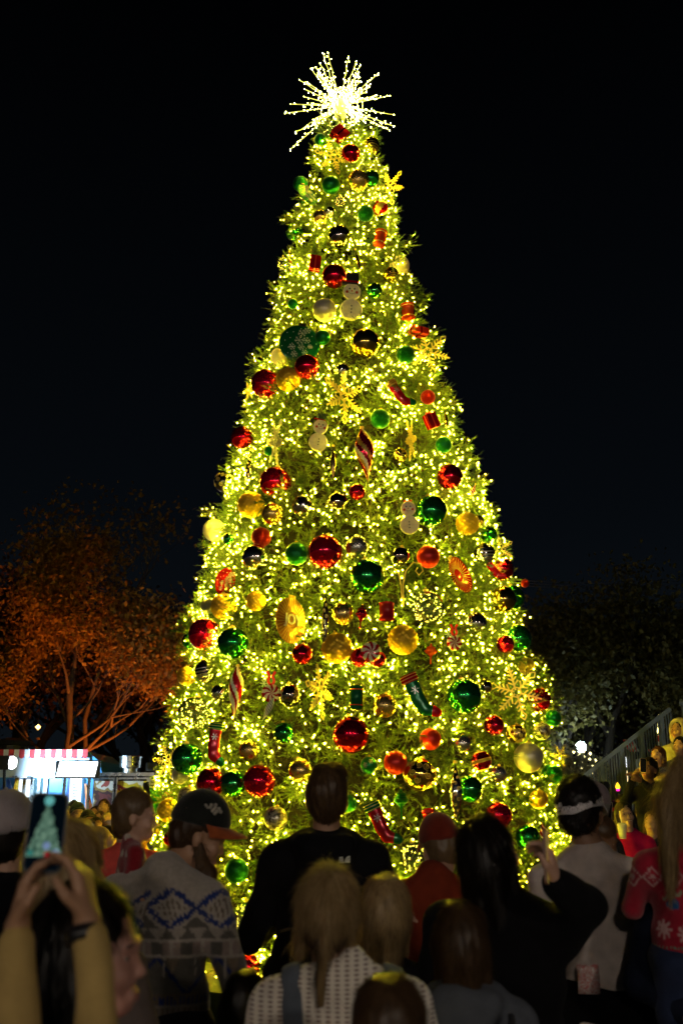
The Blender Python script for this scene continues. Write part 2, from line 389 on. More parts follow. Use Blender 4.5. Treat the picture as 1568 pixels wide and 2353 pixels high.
def scroll_mesh():
    b = MB()
    def spiral(lon, lat, s, hand, ang):
        pts = []
        for i in range(22):
            t = i/21; r = s*(.08+.92*t); a = ang+hand*t*3.6*PI
            la = lat + r*math.sin(a); lo_ = lon + r*math.cos(a)/max(.3, math.cos(lat))
            pts.append((1.012*math.cos(la)*math.cos(lo_), 1.012*math.cos(la)*math.sin(lo_), 1.012*math.sin(la)))
        b.tube(pts, .016, 5)
    for k in range(6):
        lon = k*PI/3
        spiral(lon, .42, .25, 1, 0); spiral(lon+.5, .42, .22, -1, PI); spiral(lon+.2, -.1, .24, -1, 1); spiral(lon+.55, -.55, .22, 1, 2)
    return b.mesh('scroll', M['goldflat'])
SCROLL = scroll_mesh()

# kind, material, centre x, y, diameter in picture units, depth into the twigs, label
BALLS = [
('ball','GS',735,320,27,0,'small satin green ball just under the lit star'),
('ball','R',805,353,43,0,'red mirror ball beside the topmost gold snowflake'),
('ribh','A',852,335,38,.2,'gold ribbed ball at the treetop right of the red mirror ball'),
('facet','GS',690,422,34,.2,'faceted green ball behind the tilted pale green disc'),
('ball','GS',760,425,42,0,'satin green ball left of the gold ribbed ball near the top'),
('mesh','AS',822,415,47,0,'gold cross ribbed ball high up between two green balls'),
('ball','G',852,410,38,.15,'green mirror ball tucked behind the high gold ribbed ball'),
('twist','S',690,472,38,.1,'silver twist ribbed ball below the tilted pale green disc'),
('ball','C',781,462,28,.1,'small clear ball under the two upper green balls'),
('ball','AS',736,498,34,.35,'dull gold ball half sunk beside a small silver ball'),
('mesh','S',757,487,26,.2,'small silver mesh ball above the dull gold ball'),
('ball','GG',839,490,38,.25,'green glitter ball left of the candy striped ball'),
('swirlstripe',None,873,478,36,.1,'red and gold swirl striped ball below the high right snowflake'),
('ball','G',675,533,42,.05,'green mirror ball on the upper left outline'),
('ball','D',779,542,52,.2,'smoky mirror ball in the middle above the upper red one'),
('ball','P',917,610,46,.1,'champagne pearl ball on the upper right outline'),
('ball','C',652,605,34,.15,'clear ball beside the dark green candy cane on the left'),
('ball','R',768,634,56,.15,'dark red mirror ball left of the top hat snowman'),
('ball','G',860,667,36,.2,'green mirror ball right of the top hat snowman'),
('ribh','A',898,632,36,.2,'gold ring ribbed ball left of the champagne pearl ball'),
('ball','P',745,712,54,.05,'pearl gold ball left of the top hat snowman body'),
('ball','GS',672,698,24,.4,'tiny green ball sunk in twigs above the snowflake disc'),
('ball','A',838,788,68,0,'large gold mirror ball right of the green snowflake disc'),
('ball','GG',931,815,43,0,'green glitter ball left of the big right hand gold snowflake'),
('ball','GS',741,775,36,.5,'green ball peeping out behind the snowflake disc'),
('ribh','S',597,838,34,.2,'silver ring ribbed ball above the big red lacquer ball'),
('ball','RB',611,882,68,0,'big red lacquer ball on the upper left outline'),
('ball','R',705,842,58,-.1,'red mirror ball just below the green snowflake disc'),
('woven','AW',662,872,54,.3,'gold honeycomb ball between the two upper left red balls'),
('twist','S',787,852,36,.3,'silver twist ball above the big middle gold snowflake'),
('ball','GG',873,962,46,.3,'dull green glitter ball below the red stocking with green toe'),
('ball','R',556,1005,52,.15,'red mirror ball on the left outline beside the silver snowflake'),
('scroll','D',517,1107,50,.1,'smoky ball with gold scrolls on the left outline'),
('ribh','A',919,1045,32,.35,'half hidden gold ribbed ball under the narrow gold snowflake'),
('ball','GS',1018,1022,38,.35,'half hidden green ball near the right outline above a red one'),
('ball','RB',632,1108,72,.05,'big bright red lacquer ball upper left of the gold honeycomb ball'),
('ball','RB',820,1130,38,0,'small bright red ball under the striped red finial'),
('ball','R',1032,1095,58,.15,'dark red mirror ball on the right, half behind a twig'),
('woven','AW',577,1160,60,.1,'gold honeycomb ball above the half gold glitter ball'),
('ball','AS',625,1181,50,.1,'satin gold ball between a honeycomb and a silver twist ball'),
('twist','S',696,1163,50,.15,'silver twist ribbed ball right of the satin gold ball'),
('ball','D',775,1153,46,.2,'smoky mirror ball left of the small bright red ball'),
('ball','W',492,1218,52,.15,'white pearl ball on the left outline'),
('ball','G',524,1238,26,.25,'small green mirror ball beside the white pearl ball'),
('ball','RG',600,1234,46,.3,'red glitter ball above the silver mirror ball'),
('ball','S',587,1281,62,.05,'silver mirror ball with dark top left of the green leaf ball'),
('facet','GS',681,1272,52,0,'green leaf patterned ball left of the huge red ball'),
('ball','RB',746,1267,80,-.1,'huge red lacquer ball in the middle of the tree'),
('mesh','SW',820,1257,52,.05,'silver woven ball right of the huge middle red ball'),
('ball','G',990,1174,72,-.05,'big green mirror ball right of the round faced snowman'),
('woven','AW',1073,1203,52,.25,'gold honeycomb ball near the right outline, notched by twigs'),
('ball','G',1121,1227,38,.3,'green mirror ball on the right outline above a snowflake'),
('ball','D',918,1277,46,.25,'smoky mirror ball left of the satin red ball'),
('ball','RS',983,1279,53,0,'satin orange red ball below the big green mirror ball'),
('ball','G',843,1324,79,-.1,'huge green mirror ball below the silver woven ball'),
('stripe2','S',1112,1273,50,.1,'silver banded ball beside the right edge snowflake'),
('ball','R',1152,1307,54,.1,'red mirror ball on the right outline above the gold mirror ball'),
('ball','G',1176,1372,56,.3,'dark green ball behind the gold mirror ball on the right outline'),
('ball','A',1155,1377,60,-.1,'gold mirror ball on the right outline in front of a green one'),
('ball','C',981,1397,80,-.1,'huge clear ball full of lights right of the red box'),
('ribv','S',1090,1432,52,.05,'silver upright ribbed ball right of the ribbon candy'),
('ribv','AS',788,1409,52,.05,'gold upright ribbed ball right of the JOY disc'),
('woven','AW',588,1381,44,0,'small round gold honeycomb ball left of the JOY disc'),
('woven','AW',515,1393,60,.1,'gold honeycomb ball above the left outline red lacquer ball'),
('ball','SG',478,1393,36,.3,'grey glitter ball half behind a honeycomb ball at the left'),
('ball','RB',470,1457,74,-.05,'big red lacquer ball on the left outline with a dark one behind'),
('ball','G',437,1472,38,.3,'dark green ball peeping from behind the left outline red ball'),
('ball','G',535,1477,72,-.05,'big green mirror ball right of the left outline red ball'),
('ball','R',694,1503,48,.05,'red mirror ball left of the middle honeycomb pair'),
('woven','AW',774,1489,68,-.05,'large gold honeycomb ball touching a thin dark scroll drop'),
('woven','AW',925,1470,67,-.05,'large gold honeycomb ball above the green stocking'),
('ribv','R',826,1510,42,.05,'red ribbed ball left of the lower peppermint'),
('ball','RB',868,1514,38,0,'bright red ball just under the lower peppermint'),
('ball','G',1189,1467,62,-.05,'big green mirror ball on the right outline beside a red one'),
('ball','RB',1160,1480,40,-.15,'red lacquer ball in front of the right outline green ball'),
('ball','AG',1208,1530,40,.2,'gold glitter ball on the right outline above the wide snowflake'),
('woven','AW',428,1553,42,.15,'gold honeycomb ball on the left outline beside a ringed ball'),
('ribh','S',474,1542,52,.1,'silver ringed ball with a green and red edge on the left'),
('twist','S',505,1592,40,.2,'silver twist ball above the lower left clear ball'),
('ball','C',447,1640,78,-.05,'huge clear ball on the lower left outline'),
('ball','D',666,1597,54,.05,'smoky mirror ball right of the ribbon peppermint stick'),
('ribv','AS',883,1621,54,.0,'gold upright ribbed ball right of the green drum'),
('ball','G',1066,1599,80,-.05,'huge green mirror ball right of the green stocking'),
('ball','D',1113,1578,34,.25,'small smoky ball between the huge green ball and a snowflake'),
('ball','RB',1237,1608,54,.25,'red ball behind the wide snowflake on the right outline'),
('ball','GS',1269,1650,38,.1,'satin green ball on the right outline below the wide snowflake'),
('ball','RB',1134,1666,45,.05,'red lacquer ball under the wide gold snowflake'),
('mesh','SW',1061,1708,40,.1,'small silver woven ball below the huge green mirror ball'),
('ball','X',1243,1680,40,.1,'gold leaf patched ball at the right outline under a green one'),
('scroll','AS',1185,1685,44,.3,'gold scroll ball sunk in twigs above the champagne ball'),
('ball','G',651,1683,47,.05,'green mirror ball left of the huge lower red ball'),
('ball','R',806,1688,84,-.1,'huge red mirror ball in the lower middle of the tree'),
('ball','RS',988,1698,50,.15,'satin red ball notched by twigs under the green stocking'),
('mesh','AS',572,1724,46,.3,'gold mesh ball sunk right of the dark red stocking'),
('ball','G',430,1744,72,.05,'big dark green mirror ball at the lower left outline'),
('ball','R',484,1797,66,0,'dark red mirror ball, left end of the row of three'),
('ball','G',536,1800,60,.1,'dark green mirror ball, middle of the row of three'),
('ball','RB',595,1794,74,-.1,'big red lacquer ball, right end of the row of three'),
('ball','AS',690,1770,55,.05,'satin gold ball left of the tall man with short hair'),
('flake','GS',847,1758,40,0,'green ball with white snowflakes under the huge lower red ball'),
('ball','RS',908,1752,54,.05,'satin red ball touching the gold scroll ball'),
('scroll','A',963,1779,74,-.1,'large gold mirror ball with scrolls low in the middle'),
('stripe',None,1105,1748,46,0,'red and gold glitter banded ball low on the right'),
('mesh','SW',1143,1778,40,.05,'silver mesh ball left of the big champagne ball'),
('ball','P',1213,1740,68,-.1,'big champagne pearl ball low on the right'),
('ball','GG',1266,1780,50,.1,'green glitter ball at the lower right outline'),
('ball','G',1078,1812,60,.05,'dark green mirror ball right of the long silver drop'),
('ribv','AW',1236,1836,42,.1,'gold ribbed ball above the man with the white visor'),
('ball','X',433,1832,50,.0,'silver patched ball right of a lower left honeycomb ball'),
('ball','SG',414,1782,38,.2,'grey glitter ball at the lower left outline'),
('woven','AW',388,1862,52,0,'gold honeycomb ball over the toddler with short hair'),
('facet','GG',352,1838,56,.1,'green diamond patterned ball at the lowest left outline'),
('ball','X',633,1880,54,.0,'silver patched ball between the dark cap and the black jacket'),
('ball','RB',1145,1873,60,.05,'big red lacquer ball right of the long haired woman'),
('ball','G',1211,1923,56,-.05,'green mirror ball beside the phone held up on the right'),
('ribv','GG',800,1846,38,.1,'green ribbed ball at the ear of the black jacket man'),
('ball','GG',543,2000,56,0,'green glitter ball beside the patterned sweater shoulder'),
('ball','C',575,2112,80,0,'huge clear ball low down beside the patterned sweater'),
('ball','C',955,1972,74,0,'huge clear ball behind the rust sweater shoulder'),
('ribv','A',603,2010,40,.2,'gold ribbed ball beside the black jacket sleeve'),
('ball','R',570,2222,56,.1,'red mirror ball lowest on the left gap of the crowd'),
('ball','RB',552,2262,34,.1,'small red ball under the lowest red mirror ball'),
('ball','RB',390,1926,30,.1,'small red ball beside the toddler'),
('ball','AS',1098,1196,26,.4,'tiny gold ball right of the notched honeycomb ball'),
('ball','RG',982,912,34,.3,'red glitter ball right of the red stocking with green toe'),
('ball','GS',617,1036,22,.4,'tiny green ball behind the silver snowflake'),
('ball','RG',1205,1340,20,.4,'tiny red glitter ball in the right outline twigs'),
]
def flake_decor():
    b = MB()
    for k in range(9):
        la = [-.5, .1, .6][k % 3]; lo_ = k*2*PI/9
        c = Vector((math.cos(la)*math.cos(lo_), math.cos(la)*math.sin(lo_), math.sin(la)))
        u = Vector((-math.sin(lo_), math.cos(lo_), 0)); v = c.cross(u)
        for a in range(6):
            d = u*math.cos(a*PI/3)+v*math.sin(a*PI/3); e = u*math.cos(a*PI/3+.6)+v*math.sin(a*PI/3+.6); f = u*math.cos(a*PI/3-.6)+v*math.sin(a*PI/3-.6)
            b.bar(c*1.01, (c+d*.33).normalized()*1.01, .03, .012+.001*a)
            b.bar((c+d*.18).normalized()*1.01, (c+d*.18+e*.12).normalized()*1.01, .022, .009); b.bar((c+d*.18).normalized()*1.01, (c+d*.18+f*.12).normalized()*1.01, .022, .0095)
    return b.mesh('snowflake_print', M['white'], False)
FLK = flake_decor()
for kind, mk, px, py, dia, dep, lab in BALLS:
    p, n = surf(px, py); sight = ray(px, py).normalized()
    Rr = dia/2*mpp(p.y, py)
    c = p + n*(.06 - dep*Rr*1.2)
    # keep it on the sight line it is seen on
    t = (c - Vector((0, 0, CAM_H))).dot(sight); c = Vector((0, 0, CAM_H)) + sight*t
    geom = {'scroll': 'ball', 'flake': 'ball', 'stripe2': 'ribh'}.get(kind, kind)
    o = link('bauble', get_ball(geom, mk), loc=c, rot=(random.uniform(-.25, .25), random.uniform(-.25, .25), random.uniform(0, 6.28)), scale=Rr)
    tag(o, lab + ' on the Christmas tree' if len(lab.split()) < 11 else lab, 'bauble', 'ball ornaments on the Christmas tree')
    link('cap', CAPM, o)
    if kind == 'scroll': link('scroll', SCROLL, o)
    if kind == 'flake': link('snowflake_print', FLK, o)
    if mk == 'C':  # glowing specks inside stand in for tree lights reflected in the clear ball
        tb = MB()
        pts = [(.8*math.sqrt(1-(1-2*(i+.5)/34)**2)*math.cos(2.4*i), .8*math.sqrt(1-(1-2*(i+.5)/34)**2)*math.sin(2.4*i), .8*(1-2*(i+.5)/34)) for i in range(34)]
        for q in pts: tb.lathe([(.001, -.027), (.027, 0), (.001, .027)], 5, M=Matrix.Translation(q))
        if 'BULBIN' not in M: M['BULBIN'] = emit_mat('bulbs_in_clear_ball', (1., .80, .12), 14.)
        q_ = tb.build('bulb_string', M['BULBIN'], o); q_['kind'] = 'stuff'
    ORN.append((c, Rr, n))

def face_rot(n, yaw=0., spin=0., tip=0., roll=0.):
    """local -Y looks along n (outward); spin turns in its own plane"""
    ang = .25*math.atan2(n.x, -n.y) + yaw
    return (Matrix.Rotation(roll, 3, 'Y') @ Matrix.Rotation(ang, 3, 'Z') @ Matrix.Rotation(tip, 3, 'X') @ Matrix.Rotation(spin, 3, 'Y')).to_euler()
def place(px, py, dep=0.):
    p, n = surf(px, py); sight = ray(px, py).normalized(); c = p + n*(.10-dep)
    t = (c - Vector((0, 0, CAM_H))).dot(sight); c = Vector((0, 0, CAM_H)) + sight*t
    return c, n, mpp(p.y, py)

# gold cut-out snowflakes -------------------------------------------------
def snowflake_parts(mt):
    b = MB()
    for k in range(6):
        a = k*PI/3; d = Vector((math.cos(a), 0, math.sin(a)))
        t0 = .05+.0007*k
        b.bar(d*.08, d*(.74 if k % 2 else .93), .055, t0, up=(0, 1, 0))
        for j, r in enumerate((.26, .42, .57, .70)):
            if k % 2 and r > .6: continue
            for s in (1, -1):
                e = Vector((math.cos(a+s*.95), 0, math.sin(a+s*.95)))
                b.bar(d*r, d*r+e*(.22-.03*j), .045, t0-.004-.001*j-.0004*s, up=(0, 1, 0))
        if k % 2:
            q = [d*.70, d*.85+Vector((-d.z, 0, d.x))*.11, d*1.0, d*.85-Vector((-d.z, 0, d.x))*.11]
            for i in range(4): b.bar(q[i], q[(i+1) % 4], .04, t0-.009-.0005*i, up=(0, 1, 0))
        n1 = Vector((math.cos(a+PI/3), 0, math.sin(a+PI/3)))
        b.bar(d*.19, n1*.19, .045, t0-.013, up=(0, 1, 0))
    return b.mesh('snowflake', mt, False)
FG = snowflake_parts(M['goldflat']); FS = snowflake_parts(M['silverflat'])
for px, py, dia, yaw, spin, fs, dep, lab in [
 (765,360,88,.3,.2,0,-.03,'topmost gold cut out snowflake below the star'),
 (893,432,92,-1.0,.35,0,-.10,'gold snowflake sticking out of the upper right outline'),
 (982,808,112,-.25,.30,0,-.12,'big gold snowflake on the right beside the green glitter ball'),
 (790,910,128,.75,.45,0,-.05,'big gold snowflake in the middle above the striped finial'),
 (632,1015,118,-1.02,.35,1,-.05,'dull silver snowflake seen nearly edge on at the left'),
 (943,1010,104,1.15,.62,0,-.03,'narrow gold snowflake turned edge on right of the striped finial'),
 (572,896,52,-.6,.1,0,.05,'gold snowflake tip behind the big upper left red ball'),
 (1146,1262,70,-.3,.5,0,-.1,'gold snowflake half hidden at the right outline over a red ball'),
 (735,1587,132,1.12,.2,0,-.05,'tall narrow gold snowflake above the huge lower red ball'),
 (1185,1590,128,-.15,.25,0,-.14,'wide gold snowflake on the right outline over a red ball'),
 (385,1750,84,1.1,.1,0,-.05,'narrow gold snowflake on the lowest left outline'),
 (1285,1735,60,-1.15,.1,0,.0,'edge on gold snowflake at the lower right outline')]:
    c, n, m = place(px, py, dep); o = link('snowflake', FS if fs else FG, loc=c, rot=face_rot(n, yaw, spin, .05), scale=dia/2*m)
    tag(o, lab, 'snowflake', 'cut out snowflakes on the Christmas tree'); ORN.append((c, dia/2*m*.55, n))

# snowmen -----------------------------------------------------------------
for px, py, h, yaw, roll, kind, lab in [
 (807,685,112,.1,.03,'tall','wooden snowman with black top hat and red band'),
 (734,993,94,.25,.12,'cap','wooden snowman with red hat above the striped finial row'),
 (938,1182,96,-.1,-.05,'none','wooden snowman with rosy round face beside the big green ball')]:
    c, n, m = place(px, py, .03); s = h*m/2
    root = empty('snowman_ornament', c, face_rot(n, yaw, roll, .1)); root.scale = (s,)*3
    tag(root, lab, 'snowman', 'snowman ornaments on the Christmas tree')
    def disc(z, r, t=.07):
        b = MB(); b.lathe([(r*.001, -t), (r*.93, -t), (r, -t*.6), (r, t*.6), (r*.93, t), (r*.001, t)], 28, M=Matrix.Translation((0, 0, z)) @ Matrix.Rotation(PI/2, 4, 'X')); return b
    disc(-.5, .46).build('body_disc', M['cream'], root); disc(.28, .36).build('head_disc', M['cream'], root)
    for bz in (-.36, -.5, -.64):
        b = MB(); b.lathe([(.03, -.02), (.03, .02)], 8, M=Matrix.Translation((0, -.085, bz)) @ Matrix.Rotation(PI/2, 4, 'X')); b.build('button', M['black'], root)
    for ex in (-.1, .1):
        b = MB(); b.lathe([(.035, -.02), (.035, .02)], 8, M=Matrix.Translation((ex, -.085, .38)) @ Matrix.Rotation(PI/2, 4, 'X')); b.build('eye', M['black'], root)
        b = MB(); b.lathe([(.06, -.01), (.06, .01)], 10, M=Matrix.Translation((ex*2, -.082, .24)) @ Matrix.Rotation(PI/2, 4, 'X')); b.build('cheek', M['orange'], root)
    b = MB(); b.lathe([(.035, 0), (.002, .12)], 8, M=Matrix.Translation((0, -.07, .29)) @ Matrix.Rotation(PI/2, 4, 'X')); b.build('nose', M['orange'], root)
    for i in range(5): b = MB(); a = PI*(1.2+.15*i); b.lathe([(.015, -.01), (.015, .01)], 6, M=Matrix.Translation((.14*math.cos(a), -.085, .26+.1*math.sin(a))) @ Matrix.Rotation(PI/2, 4, 'X')); b.build('mouth_dot', M['black'], root)
    if kind == 'tall':
        b = MB(); b.box((0, 0, .62), (.86, .16, .07)); b.box((0, 0, .86), (.52, .145, .42)); b.build('top_hat', M['black'], root)
        b = MB(); b.box((0, 0, .70), (.53, .155, .08)); b.build('hat_band', M['redgloss'], root)
    elif kind == 'cap':
        b = MB(); b.box((0, 0, .63), (.74, .16, .06)); b.build('hat_brim', M['redgloss'], root); b = MB(); b.box((0, 0, .80), (.42, .13, .28)); b.build('hat_crown', M['wire'], root)
    else:
        b = MB(); b.box((0, 0, .66), (.4, .14, .07)); b.build('hat_brim', M['orange'], root)
    ORN.append((c, s*.5, n)); ORN.append((c-Vector((0, 0, s*.5)), s*.45, n)); ORN.append((c+Vector((0, 0, s*.4)), s*.4, n))

# flat discs ----------------------------------------------------------------
def disc_orn(name, px, py, w, h, yaw, spin, mt, lab, cat, dots=False, pleat=False, joy=False):
    c, n, m = place(px, py, -.08); s = h*m/2; root = empty(name, c, face_rot(n, yaw, 0, 0, spin)); root.scale = (s,)*3; tag(root, lab, cat)
    b = MB(); RM = Matrix.Rotation(PI/2, 4, 'X')
    prof = [(.001, -.06), (.85, -.055), (.98, -.02), (1, 0), (.98, .02), (.85, .055), (.35, .09), (.001, .10)]
    b.lathe(prof, 72, M=RM, radfn=(lambda a, z: 1+.012*math.cos(36*a)) if pleat else None); b.build('disc', mt, root, smooth=not pleat)
    if pleat:
        for k in range(36):
            a = k*PI/18; d = Vector((math.cos(a), 0, math.sin(a))); b = MB(); b.bar(d*.36+Vector((0, -.092, 0)), d*.97+Vector((0, -.035, 0)), .02, .03); b.build('pleat', M['brass'], root)
    b = MB(); b.box((0, 0, 1.03), (.36, .10, .14)); b.build('cap', M['brass'] if pleat else M['black'], root)
    if dots:
        for (x, z, r) in [(.05,.55,.24),(.28,.72,.2),(-.05,.15,.27),(.3,.2,.22),(-.35,-.25,.2),(.1,-.2,.2),(.3,-.45,.18),(-.2,-.62,.2),(.52,-.1,.14)]:
            b = MB()
            for a in range(6):
                d = Vector((math.cos(a*PI/3+.3), 0, math.sin(a*PI/3+.3))); o0 = Vector((x, -.105, z)); b.bar(o0, o0+d*r*.85, .035, .01+.001*a)
                e = Vector((math.cos(a*PI/3+1.1), 0, math.sin(a*PI/3+1.1))); f = Vector((math.cos(a*PI/3-.5), 0, math.sin(a*PI/3-.5)))
                b.bar(o0+d*r*.5, o0+d*r*.5+e*r*.35, .03, .007); b.bar(o0+d*r*.5, o0+d*r*.5+f*r*.35, .03, .0075)
            b.build('snowflake_print', M['white'], root)
        for i in range(26):
            a = i*2.4; r = .9*math.sqrt((i+.5)/26); b = MB(); b.lathe([(.02, 0), (.02, .01)], 6, M=Matrix.Translation((r*math.cos(a), -.06 if r > .8 else -.10, r*math.sin(a))) @ RM); b.build('dot_print', M['white'], root)
    if joy:
        cu = bpy.data.curves.new('joy_text', 'FONT'); cu.body = 'JOY'; cu.size = .62; cu.extrude = .02; cu.align_x = 'CENTER'; cu.align_y = 'CENTER'
        cu.offset = .012; tmp = bpy.data.objects.new('joy_text', cu); COL.objects.link(tmp)
        me = bpy.data.meshes.new_from_object(tmp.evaluated_get(bpy.context.evaluated_depsgraph_get())); bpy.data.objects.remove(tmp)
        me.materials.clear(); me.materials.append(M['cream']); link('lettering', me, root, loc=(0, -.13, 0), rot=(PI/2, 0, 0))
    ORN.append((c, s*.8, n)); return root
disc_orn('disc_ornament', 688, 790, 84, 92, .25, .12, M['greengloss'], 'big dark green disc with white snowflakes at the upper left', 'disc ornament', dots=True)
disc_orn('disc_ornament', 708, 447, 30, 60, .95, -.45, mat('pale_green_gloss', (.10, .36, .10), .22, .3, .1, 8, coat=.6), 'tilted pale green disc with snowflakes near the top left', 'disc ornament', dots=True)
disc_orn('disc_ornament', 668, 1425, 50, 104, 1.0, .04, M['bronze'], 'bronze pleated disc reading JOY', 'disc ornament', pleat=True, joy=True)
disc_orn('disc_ornament', 1056, 1320, 30, 88, -1.45, -.5, M['redgloss'], 'orange red oval disc seen edge on below the satin red ball', 'disc ornament', pleat=True)
disc_orn('disc_ornament', 518, 1335, 26, 64, 1.2, .45, M['redgloss'], 'red patterned disc seen edge on at the left outline', 'disc ornament', dots=True)
disc_orn('disc_ornament', 640, 822, 20, 44, .9, .2, M['cream'], 'cream disc peeping from under the green snowflake disc', 'disc ornament')

# finials, drops ------------------------------------------------------------
def finial(name, px, py, h, w, roll, mt, lab, cat='finial ornament', style='tear', tw=0, scroll=False, rings=False):
    c, n, m = place(px, py, -.09); s = h*m/2; root = empty(name, c, face_rot(n, 0, roll, 0)); root.scale = (s,)*3; tag(root, lab, cat, 'drop ornaments on the Christmas tree')
    k = w/h; N_ = 40; prof = []
    for i in range(N_+1):
        t = i/N_; z = -1+2*t
        if style == 'tear': r = k*math.sin(PI*min(1, max(0, t)))**1.0*(.25+1.0*t)*1.15 if t < .97 else k*.12
        elif style == 'slim': r = k*math.sin(PI*t)**1.6
        else: r = k*(.12+.88*math.exp(-((t-.62)/.16)**2)+.35*math.exp(-((t-.82)/.06)**2))
        if rings: r *= 1+.08*math.cos(t*70)
        prof.append((max(r, .004), z))
    b = MB(); ms = mt if isinstance(mt, list) else [mt]
    b.lathe(prof, 36, matfn=(lambda u, v: [0, 1, 0, 0, 1, 2][int(((u*2+v*tw) % 1)*6)] if len(ms) > 2 else 0) if tw else None)
    b.build('drop_body', ms, root, smooth=True)
    b = MB(); b.lathe([(.07, .97), (.07, 1.04), (.02, 1.06)], 10); b.build('cap', M['brass'], root)
    if scroll:
        for q in range(9):
            b = MB(); t0 = -.7+q*.17; ri = np.interp(t0, [z for r, z in prof], [r for r, z in prof]); sg = 1 if q % 2 else -1
            b.tube([( sg*(.4+.5*math.cos(a)*(1-i/20))*ri*.8, -ri*1.03*math.sqrt(max(.15, 1-.5*(.4+.5*math.cos(a))**2)), t0+.07*math.sin(a)*(1-i/24)) for i, a in enumerate(np.linspace(0, 3.4*PI, 18))], .008, 4); b.build('scroll', M['goldflat'], root)
    ORN.append((c, s*k*1.3, n)); ORN.append((c+Vector((0, 0, s*.5)), s*k*1.1, n)); ORN.append((c-Vector((0, 0, s*.5)), s*k*.9, n)); return root
finial('drop_ornament', 838, 1045, 132, 46, -.10, [M['RB'], M['AG'], M['white']], 'red and silver spiral striped drop in the upper middle', tw=1.3)
finial('drop_ornament', 541, 1592, 122, 36, .06, [M['redgloss'], M['white'], M['cream']], 'dark red and cream spiral striped drop at the lower left', tw=1.3)
finial('drop_ornament', 765, 1064, 84, 14, 0, M['AS'], 'slim gold drop left of the spiral striped drop', style='slim')
finial('drop_ornament', 571, 1082, 104, 14, .08, M['D'], 'slim smoky scroll drop near the left outline', style='slim', scroll=True)
finial('drop_ornament', 747, 1428, 150, 16, .0, M['D'], 'slim dark scroll drop right of the JOY disc', style='slim', scroll=True)
finial('drop_ornament', 1046, 1822, 136, 30, .02, M['S'], 'long silver drop with gold scrolls low on the right', style='slim', scroll=True)
finial('drop_ornament', 829, 1418, 58, 28, .12, M['RB'], 'small red spindle drop beside the gold upright ribbed ball', style='bell', rings=True)
finial('drop_ornament', 989, 1502, 46, 30, .05, M['orange'], 'pleated red top shaped drop above the green stocking', style='bell', rings=True)
finial('drop_ornament', 822, 600, 62, 8, -.2, M['AS'], 'thin gold icicle drop right of the upper red mirror ball', style='slim')
finial('drop_ornament', 921, 1846, 68, 34, 0, M['GG'], 'green ringed spindle drop low in the middle', style='bell', rings=True)
finial('drop_ornament', 1024, 965, 58, 8, -.05, M['AS'], 'thin gold icicle drop near the right outline', style='slim')
finial('drop_ornament', 666, 606, 64, 10, -.08, [M['redgloss'], M['greengloss'], M['white']], 'thin red and green striped drop on the upper left outline', style='slim', tw=5)
finial('drop_ornament', 618, 1625, 66, 16, .45, [M['white'], M['greengloss'], M['white']], 'green and white striped stick under the ribbon peppermint', style='slim', tw=6)
finial('drop_ornament', 1086, 1128, 38, 10, .35, [M['redgloss'], M['white'], M['orange']], 'small red and white striped cone at the right outline', style='slim', tw=3)
finial('drop_ornament', 1252, 1926, 66, 22, -.2, [M['redgloss'], M['cream'], M['RB']], 'red and gold drop behind the raised phone on the right', tw=2)

# stockings -----------------------------------------------------------------
for px, py, h, roll, yaw, cm, tm, cfm, flip, lab in [
 (915,905,84,-.62,.1,'redgloss','greengloss','bronze',1,'dark red stocking with green toe on the upper right'),
 (958,1600,124,-.42,.0,'greengloss','redgloss','redgloss',1,'dark green stocking with red toe and striped cuff'),
 (492,1706,104,.12,.2,'redgloss','greengloss','greengloss',1,'dark red stocking at the lower left beside the clear ball'),
 (872,1893,118,-.42,.0,'redgloss','greengloss','greengloss',1,'red stocking with green toe and green cuff low in the middle'),
 (1132,1308,62,-.55,-.3,'redgloss','redgloss','greengloss',1,'red stocking with green cuff at the right outline')]:
    c, n, m = place(px, py, -.10); s = h*m/2; root = empty('stocking_ornament', c, face_rot(n, yaw, roll, 0)); root.scale = (s,)*3
    tag(root, lab, 'stocking', 'stocking ornaments on the Christmas tree')
    def fl(ps, k=.08):
        f = Field(k)
        for p_ in ps: f.cone(*p_)
        return f
    b = fl([((0, 0, .55), (0, 0, -.15), .27, .24), ((0, 0, -.15), (.06, 0, -.52), .24, .23), ((.06, 0, -.52), (.30, 0, -.70), .22, .19)])
    link('sock', snets(b, .05, 'sock', M[cm]), root, scale=(1, .55, 1))
    b = fl([((.34, 0, -.72), (.42, 0, -.80), .205, .17)]); link('toe', snets(b, .045, 'toe', M[tm]), root, scale=(1, .58, 1))
    b = MB(); b.lathe([(.26, .55), (.32, .56), (.335, .72), (.31, .86), (.27, .87), (.25, .80)], 24); link('cuff', b.mesh('cuff', M[cfm]), root, scale=(1, .6, 1))
    for z_ in (.60, .72, .82): b = MB(); b.lathe([(.338, z_-.012), (.348, z_), (.338, z_+.012)], 24); link('trim', b.mesh('trim', M['brass']), root, scale=(1, .6, 1))
    b = MB()
    for a in range(6):
        d = Vector((math.cos(a*PI/3), 0, math.sin(a*PI/3))); o0 = Vector((0, -.165, .25)); b.bar(o0, o0+d*.16, .025, .01+.001*a)
        e = Vector((math.cos(a*PI/3+.9), 0, math.sin(a*PI/3+.9))); b.bar(o0+d*.08, o0+d*.08+e*.06, .02, .007)
    b.build('snowflake_print', M['SG'], root)
    for dz in (.5, 0, -.5): ORN.append((c+Vector((0, 0, dz*s)), s*.34, n))

